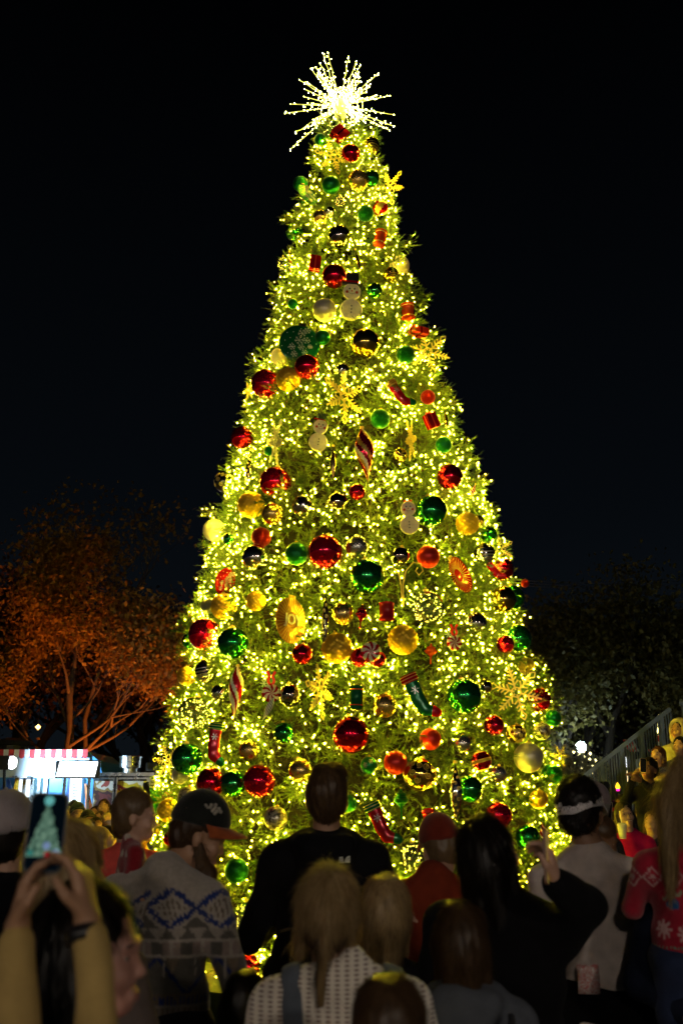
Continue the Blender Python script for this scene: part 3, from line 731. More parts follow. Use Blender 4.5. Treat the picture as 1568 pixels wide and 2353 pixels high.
# peppermints ---------------------------------------------------------------
def pepper(px, py, dia, yaw, lab, ribbon):
    c, n, m = place(px, py, -.12); s = dia*m/2; root = empty('peppermint_ornament', c, face_rot(n, yaw, 0, 0)); root.scale = (s,)*3; tag(root, lab, 'peppermint', 'peppermint ornaments on the Christmas tree')
    b = MB(); b.lathe([(.001, -.25), (.5, -.22), (.8, -.14), (1, 0), (.8, .14), (.65, .19), (.5, .22), (.3, .24), (.15, .25), (.001, .25)], 48, M=Matrix.Rotation(PI/2, 4, 'X'),
        matfn=lambda u, v: int(((u*7 + v*1.1) % 1) > .5)); b.build('candy', [M['redgloss'], M['cream']], root, smooth=True)
    if ribbon:
        for s_ in (-1, 1):
            b = MB(); pts = [(s_*.1, 0, .8), (s_*.35, -.05, 1.3), (s_*.15, 0, 1.8), (s_*.45, 0, 2.3)]
            for i in range(3): b.bar(pts[i], pts[i+1], .1, .28)
            b.build('ribbon', M['RS'], root)
        b = MB()
        for a in range(6):
            d = Vector((math.cos(a*PI/3), 0, math.sin(a*PI/3))); b.bar(Vector((-.8, -.1, 1.0)), Vector((-.8, -.1, 1.0))+d*.42, .1, .05+.002*a)
        b.build('snowflake', M['white'], root)
    ORN.append((c, s, n)); 
    if ribbon: ORN.append((c+Vector((0, 0, s*1.4)), s*.7, n))
pepper(1043, 1476, 36, .1, 'red and white peppermint hanging from a polka dot ribbon', True)
pepper(852, 1497, 46, 0, 'red and white peppermint between two small red balls', False)
pepper(622, 1592, 42, .4, 'red and white peppermint with ribbon left of the smoky ball', True)

# presents, drums, lanterns --------------------------------------------------
def present(px, py, w, h, roll, mt, rib, lab, style='box'):
    c, n, m = place(px, py, -.06); s = h*m/2; k = w/h; root = empty('present_ornament', c, face_rot(n, .3, roll, 0)); root.scale = (s,)*3; tag(root, lab, 'present', 'present and lantern ornaments on the Christmas tree')
    if style == 'box':
        b = MB(); b.box((0, 0, 0), (2*k, 1.4*k, 1.7)); b.build('box', mt, root)
        b = MB(); b.box((0, 0, 0), (.3*k, 1.43*k, 1.72)); b.box((0, 0, 0), (2.03*k, .3*k, 1.74)); b.build('ribbon', rib, root)
        for s_ in (-1, 1): b = MB(); b.tube([(0, 0, .85), (s_*.3*k, 0, 1.1), (s_*.6*k, 0, .95), (0, 0, .85)], .07, 6); b.build('bow', rib, root)
    else:
        b = MB(); b.lathe([(.5*k, -1), (k, -.86), (k, -.7), (.92*k, -.66), (.92*k, .66), (k, .7), (k, .86), (.5*k, 1)], 20, radfn=lambda a, z: 1+.05*math.cos(10*a)); b.build('drum', mt, root, smooth=True)
        for z_ in (-.62, .62): b = MB(); b.lathe([(.93*k, z_-.04), (.99*k, z_), (.93*k, z_+.04)], 20); b.build('band', rib, root)
    ORN.append((c, s*.8, n))
present(780, 308, 32, 34, .7, M['redgloss'], M['RB'], 'red present tipped on its corner at the treetop')
present(723, 605, 24, 40, .1, M['redgloss'], M['RS'], 'red present with bow left of the upper red mirror ball')
present(872, 548, 28, 44, .2, M['orange'], M['brass'], 'red lantern on the upper right outline', 'drum')
present(936, 716, 32, 40, -.1, M['orange'], M['brass'], 'red lantern above the big right gold snowflake', 'drum')
present(990, 967, 26, 40, -.45, M['redgloss'], M['RS'], 'red present with bow near the right outline', 'box')
present(888, 1405, 36, 46, 0, M['redgloss'], M['redgloss'], 'dark red square drum left of the huge clear ball', 'drum')
present(818, 1602, 32, 56, .02, M['greengloss'], M['orange'], 'green drum above the huge lower red ball', 'drum')
present(987, 1886, 30, 58, -.22, M['redgloss'], M['RB'], 'red faceted lantern low on the right of the middle', 'drum')
present(960, 762, 40, 18, 0, M['RS'], M['redgloss'], 'red box behind the big right gold snowflake')
# gilt wire curl
c, n, m = place(925, 1330, -.06); b = MB()
b.tube([(0, 0, -.26), (0, 0, -.05), (.03, 0, .08), (.10, 0, .16), (.17, 0, .15), (.19, 0, .08), (.15, 0, .04), (.12, 0, .08), (.14, 0, .11)], .007, 5)
b.tube([(-.01, 0, -.24), (-.02, 0, -.05), (-.04, 0, .06), (-.08, 0, .10)], .006, 5)
tag(b.build('wire_curl', M['goldflat'], loc=c, rot=face_rot(n), smooth=True), 'thin gilt wire spray curling below the smoky ball', 'wire ornament')
# ------------------------------------------------------------------ twigs, bulbs, trunk
def build_tree():
    root = empty('christmas_tree', (float(tx(0)), TY, 0)); base = np.array(root.location)
    tag(root, 'huge lit Christmas tree covered with ornaments and warm lights', 'Christmas tree')
    b = MB(); b.tube([(0, 0, 0), (float(tx(TOPZ)-tx(0)), 0, TOPZ-.1)], [.22, .05], 12); b.build('trunk', M['bark'], root, smooth=True)
    # added inner cone blocking light; near-black colour stands for shade between boughs
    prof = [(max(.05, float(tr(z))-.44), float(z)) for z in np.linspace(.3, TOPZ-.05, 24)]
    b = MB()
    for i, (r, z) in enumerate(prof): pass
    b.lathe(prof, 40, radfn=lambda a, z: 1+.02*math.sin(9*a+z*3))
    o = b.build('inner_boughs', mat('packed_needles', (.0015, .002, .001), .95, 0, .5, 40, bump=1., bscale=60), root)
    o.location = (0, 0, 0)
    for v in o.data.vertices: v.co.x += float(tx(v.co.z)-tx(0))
    NB = 3900
    zs = []; u = RNG.random(NB*3)
    A = np.linspace(.3, TOPZ, 400); w = tr(A)+.12; cw = np.cumsum(w); cw /= cw[-1]
    z = np.interp(RNG.random(NB), cw, A)
    phi = -PI/2 + (RNG.beta(1.7, 1.7, NB)-.5)*2*PI*.98
    out = np.stack([np.cos(phi), np.sin(phi), np.zeros(NB)], 1)
    prot = -.09 + .20*RNG.random(NB); deep = RNG.random(NB) < .34; prot[deep] -= .10+.16*RNG.random(deep.sum()); prot += .055*np.sin(5*phi+2.6*z)*np.sin(3.9*z+2*phi)+.035*np.sin(9*phi-3*z+1)+.03*np.sign(np.sin(5.2*z+2*phi)); far = (RNG.random(NB) < .12) & ~deep; prot[far] += .12*RNG.random(far.sum())+.03
    tip = np.stack([tx(z)+out[:, 0]*(tr(z)+prot), TY+out[:, 1]*(tr(z)+prot), z + .02], 1)
    # sprigs
    NS = 15
    S0 = []; SD = []; SL = []
    for i in range(NB):
        n = out[i]; t_ = np.array([-n[1], n[0], 0]); up = np.array([0, 0, 1.])
        for k in range(NS):
            a = RNG.random()*2*PI; sp = 1.35*RNG.random()**.7
            d = n*math.cos(sp)+(t_*math.cos(a)+up*(math.sin(a)*.9+.12))*math.sin(sp); d /= np.linalg.norm(d)
            L = .12+.07*RNG.random()
            p0 = tip[i] - n*(.10*RNG.random()+.13); S0.append(p0); SD.append(d); SL.append(L)
    S0 = np.array(S0); SD = np.array(SD); SL = np.array(SL); tipS = S0+SD*SL[:, None]
    keep = np.ones(len(S0), bool)
    camv = np.array([0, 0, CAM_H])
    for c, r, n in ORN:
        c = np.array(c); n = np.array(n)
        for q in (tipS, S0+SD*(SL*.5)[:, None]):
            rel = q-c; t = np.clip(rel@n, 0, .35); dd = np.linalg.norm(rel-t[:, None]*n, axis=1)
            lim = r*.93
            keep &= ~((dd < lim) & ((RNG.random(len(dd)) > .07) | (dd < r*.55)))
    # leave a few sprigs lapping over the balls, as in the real thing
    S0 = S0[keep]; SD = SD[keep]; SL = SL[keep]; tipS = tipS[keep]; ns = len(S0)
    K = 26
    t = RNG.random((ns, K))**.8; az = RNG.random((ns, K))*2*PI
    ref = np.where(np.abs(SD[:, 2:3]) > .9, np.array([[1., 0, 0]]), np.array([[0, 0, 1.]]))
    X = np.cross(SD, ref); X /= np.linalg.norm(X, axis=1)[:, None]; Y = np.cross(SD, X)
    rad = X[:, None]*np.cos(az)[..., None]+Y[:, None]*np.sin(az)[..., None]
    p = S0[:, None]+SD[:, None]*(SL[:, None]*t)[..., None]
    sp = .95-.45*t; nd = SD[:, None]*np.cos(sp)[..., None]+rad*np.sin(sp)[..., None]
    nl = (.030+.016*RNG.random((ns, K)))[..., None]
    wv = np.cross(nd, rad+.3*RNG.standard_normal(rad.shape)); wv /= np.linalg.norm(wv, axis=2)[..., None]+1e-9
    wv *= .0030
    V = np.stack([p-wv, p+wv, p+nd*nl], 2).reshape(-1, 3)-base
    Fq = np.arange(len(V), dtype=np.int32).reshape(-1, 3)
    me = np_mesh('crown', V, Fq, [M['needle']], False); o = link('crown', me, root); o['kind'] = 'stuff'
    # twig stems
    nst = ns; a = S0-base; bb = S0+SD*SL[:, None]-base
    st = np.stack([a-X*.004, a+X*.004, bb], 1).reshape(-1, 3)
    o = link('twigs', np_mesh('twigs', st, np.arange(len(st)).reshape(-1, 3), [M['bark']], False), root); o['kind'] = 'stuff'
    # light strings: a bulb beside many sprig tips ------------------------------------
    lr = empty('light_string', tuple(base)); tag(lr, 'strings of warm white mini lights wound all over the Christmas tree', 'string lights')
    sdeep = np.repeat(deep, NS)[keep]; idx = RNG.permutation(np.where(~sdeep)[0])[:15500]; off = RNG.standard_normal((len(idx), 3))*.016
    frac = .30+.75*RNG.random(len(idx))
    bp = S0[idx]+SD[idx]*(SL[idx]*frac)[:, None]+off
    nz_ = sum(np.sin(bp@k_+p_) for k_, p_ in ((np.array([7.1, 3.3, 9.2]), 0), (np.array([-4.7, 8.9, 6.1]), 2), (np.array([10.9, -5.1, -12.3]), 4)))/3
    ok = RNG.random(len(bp)) < .62+.75*nz_
    for c, r, n in ORN: ok &= np.linalg.norm(bp-np.array(c), axis=1) > r*1.03+.01
    bp = bp[ok]
    octv = np.array([[1,0,0],[-1,0,0],[0,1,0],[0,-1,0],[0,0,1.3],[0,0,-1.3]]); octf = np.array([[0,2,4],[2,1,4],[1,3,4],[3,0,4],[2,0,5],[1,2,5],[3,1,5],[0,3,5]])
    rr = .0036*(.45+.95*RNG.random(len(bp)))
    V = (bp[:, None]+octv[None]*rr[:, None, None]).reshape(-1, 3)-base
    Fq = (octf[None]+6*np.arange(len(bp))[:, None, None]).reshape(-1, 3)
    o = link('bulbs', np_mesh('bulbs', V, Fq, [M['bulb']], False), lr); o['kind'] = 'stuff'
    # cords
    V = []; od = np.argsort(np.floor(bp[:, 2]/.12)*100+np.arctan2(bp[:, 1]-TY, bp[:, 0])); q = bp[od]-base
    d = q[1:]-q[:-1]; okk = np.linalg.norm(d, axis=1) < .5; a = q[:-1][okk]; c2 = q[1:][okk]; mid = (a+c2)/2-np.array([0, 0, .03])
    tri = np.stack([a, c2+np.array([0, 0, .002]), c2-np.array([0, 0, .002])], 1).reshape(-1, 3)
    o = link('cord', np_mesh('cord', tri, np.arange(len(tri)).reshape(-1, 3), [M['wire']], False), lr); o['kind'] = 'stuff'
build_tree()

# kerb ring and feeder cable at the foot
b = MB(); b.lathe([(2.75, 0), (2.75, .30), (2.62, .30), (2.62, .02)], 60); o = b.build('planter_rim', mat('green_rail', (.06, .10, .05), .5), loc=(float(tx(0)), TY, .004))
tag(o, 'low dark green rim round the foot of the Christmas tree', 'planter rim')

# ------------------------------------------------------------------ lit star on top
def star():
    c = at(781, 243, TY-.05); root = empty('star_topper', c); tag(root, 'bright white starburst of lit rods on top of the Christmas tree', 'star topper')
    rods = [(655,262),(664,308),(681,336),(665,212),(688,189),(714,158),(732,136),(753,130),(800,130),(828,132),(829,145),(868,182),(866,190),(896,202),(905,252),(904,298),(894,312),(838,318),(720,316),
            (742,160),(842,190),(700,225)]
    bulbs = []; white = mat('star_rod', (.8, .78, .6), .4, 0, emit=(1, .88, .1), es=.7)  # rods, hoops and hub emit a little: the bulbs' light painted into the material
    m = mpp(TY)
    dirs = []
    for (x, y) in rods:
        e = at(x, y, TY-.05)-c; e.y = random.uniform(-.35, .35); dirs.append(e)
    for i in range(26):
        a = random.uniform(0, 2*PI); h = random.uniform(-.5, .9); L = random.uniform(.38, .62); s_ = math.sqrt(max(0, 1-h*h)); e = Vector((math.cos(a)*s_*.9, math.sin(a)*s_, h))*L; dirs.append(e)
    for e in dirs:
        b = MB(); pts = []; k = 9; pr = e.orthogonal().normalized()
        for j in range(k+1):
            t = j/k; pts.append(e*t + pr*.012*math.sin(j*2.3) )
        b.tube(pts, .0042, 5); b.build('rod', white, root)
        L = e.length; nb = int(L/.040)
        for j in range(nb):
            t = (j+.6)/nb; q = e*t + Vector((random.uniform(-1, 1), random.uniform(-1, 1), random.uniform(-1, 1)))*.022
            if random.random() < (.95 if t < .6 else .7): bulbs.append(q)
        bulbs.append(e)
    b = MB()
    for q in bulbs: b.lathe([(.001, -.008), (.0052, 0), (.001, .008)], 5, M=Matrix.Translation(q))
    for k in range(6):
        r_ = []
        a0 = k*PI/6
        r_ = [Vector((.29*math.cos(t)*math.cos(a0), .29*math.cos(t)*math.sin(a0), .29*math.sin(t))) for t in np.linspace(-PI/2, PI/2, 17)]
        for t in range(17): q = r_[t]; b.lathe([(.001, -.008), (.006, 0), (.001, .008)], 5, M=Matrix.Translation(q))
        w = MB(); w.tube(r_, .005, 5); w.build('hoop', white, root)
    o = b.build('bulbs', M['starbulb'], root); o['kind'] = 'stuff'
    core = MB(); core.lathe([(.04, -.3), (.075, -.15), (.075, .02), (.02, .12), (.001, .13)], 12); core.build('hub', white, root)
star()
# ------------------------------------------------------------------ surroundings
def rect(px0, py0, px1, py1, Y):
    a = at(px0, py0, Y); b = at(px1, py1, Y); return min(a.x, b.x), max(a.x, b.x), min(a.z, b.z), max(a.z, b.z)
def pbox(name, px0, py0, px1, py1, Y, dep, m, parent=None, off=0.):
    """a box whose front face fills that part of the view at depth Y (world coordinates, mesh origin at its centre)"""
    x0, x1, z0, z1 = rect(px0, py0, px1, py1, Y); b = MB(); b.box((0, 0, 0), (x1-x0, dep, z1-z0))
    o = b.build(name, m, None, loc=((x0+x1)/2, Y+dep/2+off, (z0+z1)/2))
    if parent: o.parent = parent; o.location = Vector(o.location)-Vector(parent.location)
    return o
M['steel'] = mat('stainless', (.55, .56, .56), .28, 1., .1, 8, rvar=.1); M['dark'] = mat('dark_paint', (.02, .022, .025), .45, 0, .2, 6)
M['truckblue'] = mat('truck_blue', (.07, .30, .62), .35, .0, .08, 2, coat=.4); M['truckwhite'] = mat('truck_pale_panel', (.62, .72, .82), .35, .1, .06, 2, coat=.3)
M['redcloth'] = mat('red_cloth', (.62, .04, .05), .7, 0, .1, 12); M['whitecloth'] = mat('white_cloth', (.75, .75, .75), .7, 0, .08, 12)
M['bluecloth'] = mat('blue_cloth', (.02, .13, .55), .55, 0, .15, 5, sheen=.3); M['yellowcloth'] = mat('yellow_cloth', (.8, .48, .02), .6, 0, .1, 5)
M['orangecloth'] = mat('orange_cloth', (.7, .22, .08), .6, 0, .15, 5)
M['glasspane'] = mat('window_glass', (.5, .6, .65), .05, 0, 0, 1, trans=.9); M['sign'] = emit_mat('led_sign', (.90, .97, 1.), 7.); M['menu'] = emit_mat('lit_menu', (.80, .93, 1.), 2.6)
M['inside'] = mat('kitchen_wall', (.7, .72, .72), .4, .2, .1, 6)

# --- blue food truck ---
TK = 21.0
tx0, tx1, tz0, tz1 = rect(-60, 1727, 213, 2100, TK)
ft = empty('food_truck', ((tx0+tx1)/2, TK+1.1, 0)); tag(ft, 'pale blue food truck with red and white scalloped trim at the far left', 'food truck')
fl = Vector(ft.location)
def part(o, par): o.parent = par; o.location = Vector(o.location)-Vector(par.location); return o
b = MB(); w = tx1-tx0; top = tz1
prof = [(-w/2, .45), (w/2, .45), (w/2, top-.42), (w/2-.08, top-.18), (w/2-.3, top), (-w/2, top)]
vs = [(x, -1.1, z) for x, z in prof]+[(x, 1.1, z) for x, z in prof]; n_ = len(prof)
b.add(vs, [tuple(range(n_)), tuple(range(n_, 2*n_))[::-1]]+[(i+n_, (i+1) % n_+n_, (i+1) % n_, i) for i in range(n_)])
body = b.build('body', M['truckblue'], ft)
pbox('upper_panel', -60, 1741, 204, 1786, TK, .05, M['truckwhite'], ft, -.06)
pbox('counter', 30, 1848, 150, 1854, TK, .45, M['steel'], ft, -.5)
x0, x1, z0, z1 = rect(-60, 1727, 204, 1738, TK)
for i in range(22):
    cx = x0+(i+.5)*(x1-x0)/22; sw = (x1-x0)/22; b = MB()
    pts = [(-sw/2, .09), (-sw/2, -.02)]+[(sw/2*math.cos(a), -.02-.07*math.sin(a)) for a in np.linspace(PI, 0, 7)]+[(sw/2, .09)]
    b.add([(x, 0, z) for x, z in pts]+[(x, .02, z) for x, z in pts], [tuple(range(len(pts))), tuple(range(len(pts), 2*len(pts)))[::-1]]+[(k+len(pts), (k+1) % len(pts)+len(pts), (k+1) % len(pts), k) for k in range(len(pts))])
    o = b.build('scallop', M['redcloth'] if i % 2 else M['whitecloth'], None, loc=(cx, TK-.10-.002*(i % 2), (z0+z1)/2)); part(o, ft)
# service window: recessed lit kitchen seen through it
win = pbox('kitchen_window', 40, 1790, 76, 1846, TK, .03, emit_mat('lit_kitchen', (.85, .95, 1.), 1.5), ft, -.03)
for a_, b_ in ((40, 42), (56, 58), (74, 77)): pbox('window_frame', a_, 1789, b_, 1847, TK, .05, M['steel'], ft, -.08)
pbox('glass_panel', 78, 1788, 105, 1846, TK, .03, mat('reflecting_glass', (.16, .28, .32), .08, .6, .5, 2.5), ft, -.05)
for a_, b_ in ((90, 91.5), (104, 108)): pbox('window_frame', a_, 1787, b_, 1847, TK, .05, M['steel'], ft, -.08)
pbox('hatch', 42, 1784, 80, 1788, TK, .5, M['steel'], ft, -.55)
pbox('menu_panel', 165, 1787, 186, 1850, TK, .04, M['menu'], ft, -.09)
pbox('corner_post', 158, 1786, 164, 1850, TK, .05, mat('navy_paint', (.01, .05, .2), .4), ft, -.08)
for i in range(7): pbox('menu_line', 169, 1794+i*7, 182-(i*5) % 7, 1796+i*7, TK, .01, M['redcloth'] if i == 0 else M['dark'], ft, -.105)
b = MB(); b.lathe([(.34, 0), (.34, .16), (.5, .17), (.42, .26), (.1, .33), (.001, .34)], 16); o = b.build('roof_vent', M['dark'], None, loc=(at(28, 1722, TK+.8).x, TK+.8, tz1+.0)); part(o, ft)
for s in (-1, 1):
    for yy in (-.9,): b = MB(); b.lathe([(.001, -.1), (.38, -.1), (.4, -.05), (.4, .05), (.38, .1), (.001, .1)], 24, M=Matrix.Rotation(PI/2, 4, 'X')); o = b.build('wheel', M['dark'], ft); o.location = (s*w*.3, yy-.1, .40)
def drape(name, pts_top, pts_bot, Y, m, lab, cat, folds=5, amp=.07):
    b = MB(); nu, nv = 24, 14; vs = []
    for j in range(nv+1):
        for i in range(nu+1):
            u = i/nu; v = j/nv; x = (pts_top[0]*(1-u)+pts_top[1]*u)*(1-v)+(pts_bot[0]*(1-u)+pts_bot[1]*u)*v; y = pts_top[2]*(1-v)+pts_bot[2]*v
            p = at(x, y, Y); vs.append((p.x, Y+amp*math.sin(u*folds*2*PI+v*2)*(.3+v), p.z))
    fs = [(j*(nu+1)+i, j*(nu+1)+i+1, (j+1)*(nu+1)+i+1, (j+1)*(nu+1)+i) for j in range(nv) for i in range(nu)]
    c = at(pts_top[0], pts_bot[2], Y); vs = [(x-c.x, y-Y, z-c.z) for x, y, z in vs]
    b.add(vs, fs); o = b.build(name, m, smooth=True, loc=(c.x, Y, c.z)); sm = o.modifiers.new('thickness', 'SOLIDIFY'); sm.thickness = .01
    tag(o, lab, cat)
drape('cloth_drape', (14, 22, 1790), (-30, 40, 1862), TK-.25, M['bluecloth'], 'blue cloth draped down the food truck side at the far left', 'drape', 4, .1)
drape('cloth_drape', (36, 44, 1786), (18, 34, 1866), TK-.35, M['yellowcloth'], 'yellow cloth strip hanging beside the blue drape', 'drape', 2, .04)
drape('feather_flag', (195, 199, 1800), (196, 214, 1862), TK-.6, M['orangecloth'], 'narrow orange flag standing at the blue food truck corner', 'flag', 1, .03)
# floodlight and LED sign
c = at(12, 1752, TK-1.2); fd_ = empty('floodlight', c); tag(fd_, 'square floodlight shining on the pale blue food truck', 'floodlight')
b = MB(); b.box((0, 0, 0), (.22, .2, .26)); b.build('housing', M['dark'], fd_)
b = MB(); b.lathe([(.11, 0), (.12, .04), (.09, .09), (.001, .11)], 16, M=Matrix.Translation((.11, 0, 0)) @ Matrix.Rotation(PI/2, 4, 'Y')); b.build('lens', emit_mat('flood_lens', (.85, .95, 1), 20), fd_, smooth=True)
b = MB(); b.tube([(0, 0, -.12), (0, .1, -.5), (0, .9, -.55)], .03, 6); b.build('bracket', M['dark'], fd_)
ld = bpy.data.lights.new('floodlight_beam', 'SPOT'); ld.energy = 520; ld.color = (.50, .76, 1.); ld.spot_size = 2.4; ld.spot_blend = .6; ld.shadow_soft_size = .1
lo = bpy.data.objects.new('beam', ld); COL.objects.link(lo); lo.parent = fd_; lo.location = (.26, -.05, 0); lo.rotation_euler = Vector((1.2, 1.1, -.25)).to_track_quat('-Z', 'Y').to_euler()
x0, x1, z0, z1 = rect(133, 1750, 224, 1784, TK-1.2)
sg = empty('sign_board', ((x0+x1)/2, TK-1.2, (z0+z1)/2)); tag(sg, 'blank glowing white sign board in front of the blue food truck', 'sign board')
W_, H_ = x1-x0, z1-z0; sh = .05
b = MB(); b.add([(-W_/2+.0, 0, -H_/2), (W_/2-.05, 0, -H_/2), (W_/2, 0, H_/2), (-W_/2+.05, 0, H_/2)], [(0, 1, 2, 3)]); b.build('screen', M['sign'], sg, loc=(0, -.031, 0))
b = MB(); b.box((0, .03, 0), (W_+.06, .1, H_+.06)); b.build('frame', M['dark'], sg)
for s in (-.3, .3): b = MB(); b.bar((s*W_, .02, -H_/2), (s*W_, .02, -z0-H_/2+.0), .05); b.build('post', M['steel'], sg)
# --- second, dark food truck with printed panels ---
T2 = 20.4
ax0, ax1, az0, az1 = rect(215, 1778, 372, 2100, T2); f2 = empty('food_truck', ((ax0+ax1)/2, T2+1.1, 0)); tag(f2, 'dark food trailer with colourful food pictures beside the blue truck', 'food truck')
b = MB(); b.box((0, 0, (az1+.45)/2), (ax1-ax0, 2.1, az1-.45)); b.build('body', M['dark'], f2)
pbox('roof_rail', 210, 1775, 374, 1783, T2, .1, M['steel'], f2, -.13)
def foodmat(name, cols, scale, seed):
    m = bpy.data.materials.new(name); m.use_nodes = True; N = m.node_tree.nodes; L = m.node_tree.links; bs = N['Principled BSDF']; bs.inputs['Roughness'].default_value = .4
    t = N.new('ShaderNodeTexCoord'); n = N.new('ShaderNodeTexNoise'); n.inputs['Scale'].default_value = scale; n.inputs['Detail'].default_value = 3; n.inputs['Distortion'].default_value = 1.6
    mp = N.new('ShaderNodeMapping'); mp.inputs['Location'].default_value = (seed, seed*2, 0); L.new(t.outputs['Object'], mp.inputs[0]); L.new(mp.outputs[0], n.inputs['Vector'])
    r = N.new('ShaderNodeValToRGB'); r.color_ramp.interpolation = 'CONSTANT'; e = r.color_ramp.elements
    e[0].position = 0; e[0].color = (*cols[0], 1); e[1].position = .42; e[1].color = (*cols[1], 1)
    for k, c in enumerate(cols[2:]): q = e.new(.49+.06*k); q.color = (*c, 1)
    L.new(n.outputs['Fac'], r.inputs[0]); L.new(r.outputs[0], bs.inputs['Base Color']); bs.inputs['Emission Strength'].default_value = 0; return m
pbox('printed_panel', 218, 1794, 262, 1862, T2, .04, foodmat('print_brown', [(.12, .03, .03), (.05, .02, .02), (.2, .12, .04), (.45, .42, .36), (.25, .05, .04)], 1.1, 3), f2, -.05)
pbox('printed_panel', 268, 1794, 340, 1862, T2, .04, foodmat('print_yellow', [(.25, .02, .05), (.62, .50, .03), (.55, .40, .02), (.7, .65, .5), (.45, .03, .05)], 1.3, 8), f2, -.05)
for a_, b_ in ((263, 265.2), (266, 268), (340, 343)): pbox('panel_frame', a_, 1786, b_, 1866, T2, .06, M['steel'], f2, -.09)
pbox('panel_frame', 216, 1786, 343, 1790, T2, .05, M['steel'], f2, -.075)
b = MB(); b.lathe([(.15, 0), (.15, .13), (.22, .15), (.22, .34), (.235, .345), (.235, .37), (.22, .375), (.001, .375)], 28); c = at(299, 1770, T2+.7)
o = b.build('exhaust_fan', M['steel'], None, loc=(c.x, T2+.7, az1), smooth=False); part(o, f2)
pbox('roof_box', 336, 1752, 352, 1770, T2+1.2, .4, M['dark'], f2)
pbox('end_panel', 344, 1790, 362, 1860, T2, .04, M['whitecloth'], f2, -.06)
# worker inside the window: only head and shoulders show, built by the crowd code below

# --- behind the photographer: the lamps and festoon that light the backs and shine in the balls ---
def street_lamp(x, y, h, s, col, lab, r=.17):
    root = empty('street_lamp', (x, y, 0)); tag(root, lab, 'street lamp', 'street lamps round the square')
    b = MB(); b.lathe([(.16, 0), (.16, .12), (.07, .3), (.055, 1.), (.045, h-.3), (.09, h-.25), (.09, h-.18)], 12); b.build('post', M['pole_steel'], root, smooth=True)
    b = MB(); b.lathe([(r*math.sin(a)+.001, h+r*(1-math.cos(a))-.16) for a in np.linspace(0, PI, 9)], 14); b.build('globe', emit_mat('globe_glow', col, s), root, smooth=True)
for i, (x, y, h, s) in enumerate([(-7.5, -7, 4.4, 240), (-1.2, -10, 4.4, 430), (4.2, -7, 4.4, 380), (9.5, -13, 4.4, 220)]):
    street_lamp(x, y, h, s, (1., .84, .68), ['white globe street lamp farthest to the west behind the crowd', 'white globe street lamp behind the middle of the crowd', 'white globe street lamp behind the long haired woman', 'white globe street lamp farthest to the east behind the crowd'][i])
fs_ = empty('festoon_string', (0, -22, 0)); tag(fs_, 'festoon of white bulbs strung across the far side of the square', 'festoon lights')
b = MB(); pts = []
for i in range(61):
    x = -27+.9*i; z = 4.1-.5*abs(math.sin(i*PI/12)); pts.append((x, 0, z)); b.lathe([(.001, -.06), (.05, -.01), (.035, .04), (.001, .06)], 6, M=Matrix.Translation((x, 0, z-.08)))
o = b.build('bulb', emit_mat('festoon_bulb', (.75, .95, 1.), 55), fs_); o['kind'] = 'stuff'
b = MB(); b.tube(pts, .012, 4); b.build('cable', M['wire'], fs_)
for i in range(6): b = MB(); b.bar((-27+10.8*i, 0, 0), (-27+10.8*i, 0, 4.2), .1); b.build('post', M['pole_steel'], fs_)

# --- street lamp, pale lit shrub and wreath at the right ---
c = at(1333, 1715, 30); street_lamp(c.x, 30, c.z, 130, (.75, .95, 1.), 'bright bluish white street lamp right of the Christmas tree', .15)
lw_ = empty('lit_wreath', at(1334, 1752, 29.6)); tag(lw_, 'round cluster of yellow lights hanging on the far street lamp', 'lit wreath')
b = MB()
for i in range(22): a = i*2.4; r = .42*math.sqrt((i+.5)/22); b.lathe([(.001, -.05), (.045, 0), (.001, .05)], 6, M=Matrix.Translation((r*math.cos(a), 0, r*math.sin(a)*1.1)))
o = b.build('bulbs', emit_mat('wreath_bulb', (1, .85, .35), 6), lw_); o['kind'] = 'stuff'
b = MB(); b.tube([(.4*math.cos(t), .02, .44*math.sin(t)) for t in np.linspace(0, 2*PI, 20)], .015, 4); b.build('wire_ring', M['wire'], lw_)

# --- trees --------------------------------------------------------------------
def tree_limbs(root, base, dirs, seed, r0, depth=4, m='bark', starts=None):
    R = random.Random(seed); tips = []; segs = MB()
    def grow(p, d, L, r, lev):
        pts = [p]; rs = [r]; q = p
        for i in range(4):
            d = (d + Vector((R.uniform(-.16, .16), R.uniform(-.16, .16), R.uniform(-.02, .14)))).normalized(); q = q+d*L/4; pts.append(q); rs.append(r*(1-.12*(i+1)))
        segs.tube(pts, rs, 7 if lev < 2 else 4)
        if lev >= depth: tips.append(q); tips.append(pts[2]); return
        for k in range(3 if lev < 3 else 2):
            e = (d + Vector((R.uniform(-.9, .9), R.uniform(-.9, .9), R.uniform(-.25, .6)))).normalized(); grow(q if k < 2 else pts[3], e, L*R.uniform(.6, .82), r*.55, lev+1)
    for i, (d, L) in enumerate(dirs): grow(Vector(starts[i][0] if starts else base), Vector(d).normalized(), L, starts[i][1] if starts else r0, 1)
    return segs, tips
def leaf_cloud(tips, n, size, spread, seed, droop=.4):
    R = np.random.default_rng(seed); T = np.array([tuple(t) for t in tips]); c = T[R.integers(0, len(T), n)]+R.standard_normal((n, 3))*spread*np.array([1, 1, .75])
    d = R.standard_normal((n, 3)); d[:, 2] -= droop; d /= np.linalg.norm(d, axis=1)[:, None]; e = np.cross(d, R.standard_normal((n, 3))); e /= np.linalg.norm(e, axis=1)[:, None]
    s = size*(.6+.8*R.random(n))[:, None]; V = np.stack([c, c+d*s*.5+e*s*.28, c+d*s, c+d*s*.5-e*s*.28], 1).reshape(-1, 3); return V, np.arange(4*n).reshape(-1, 4)
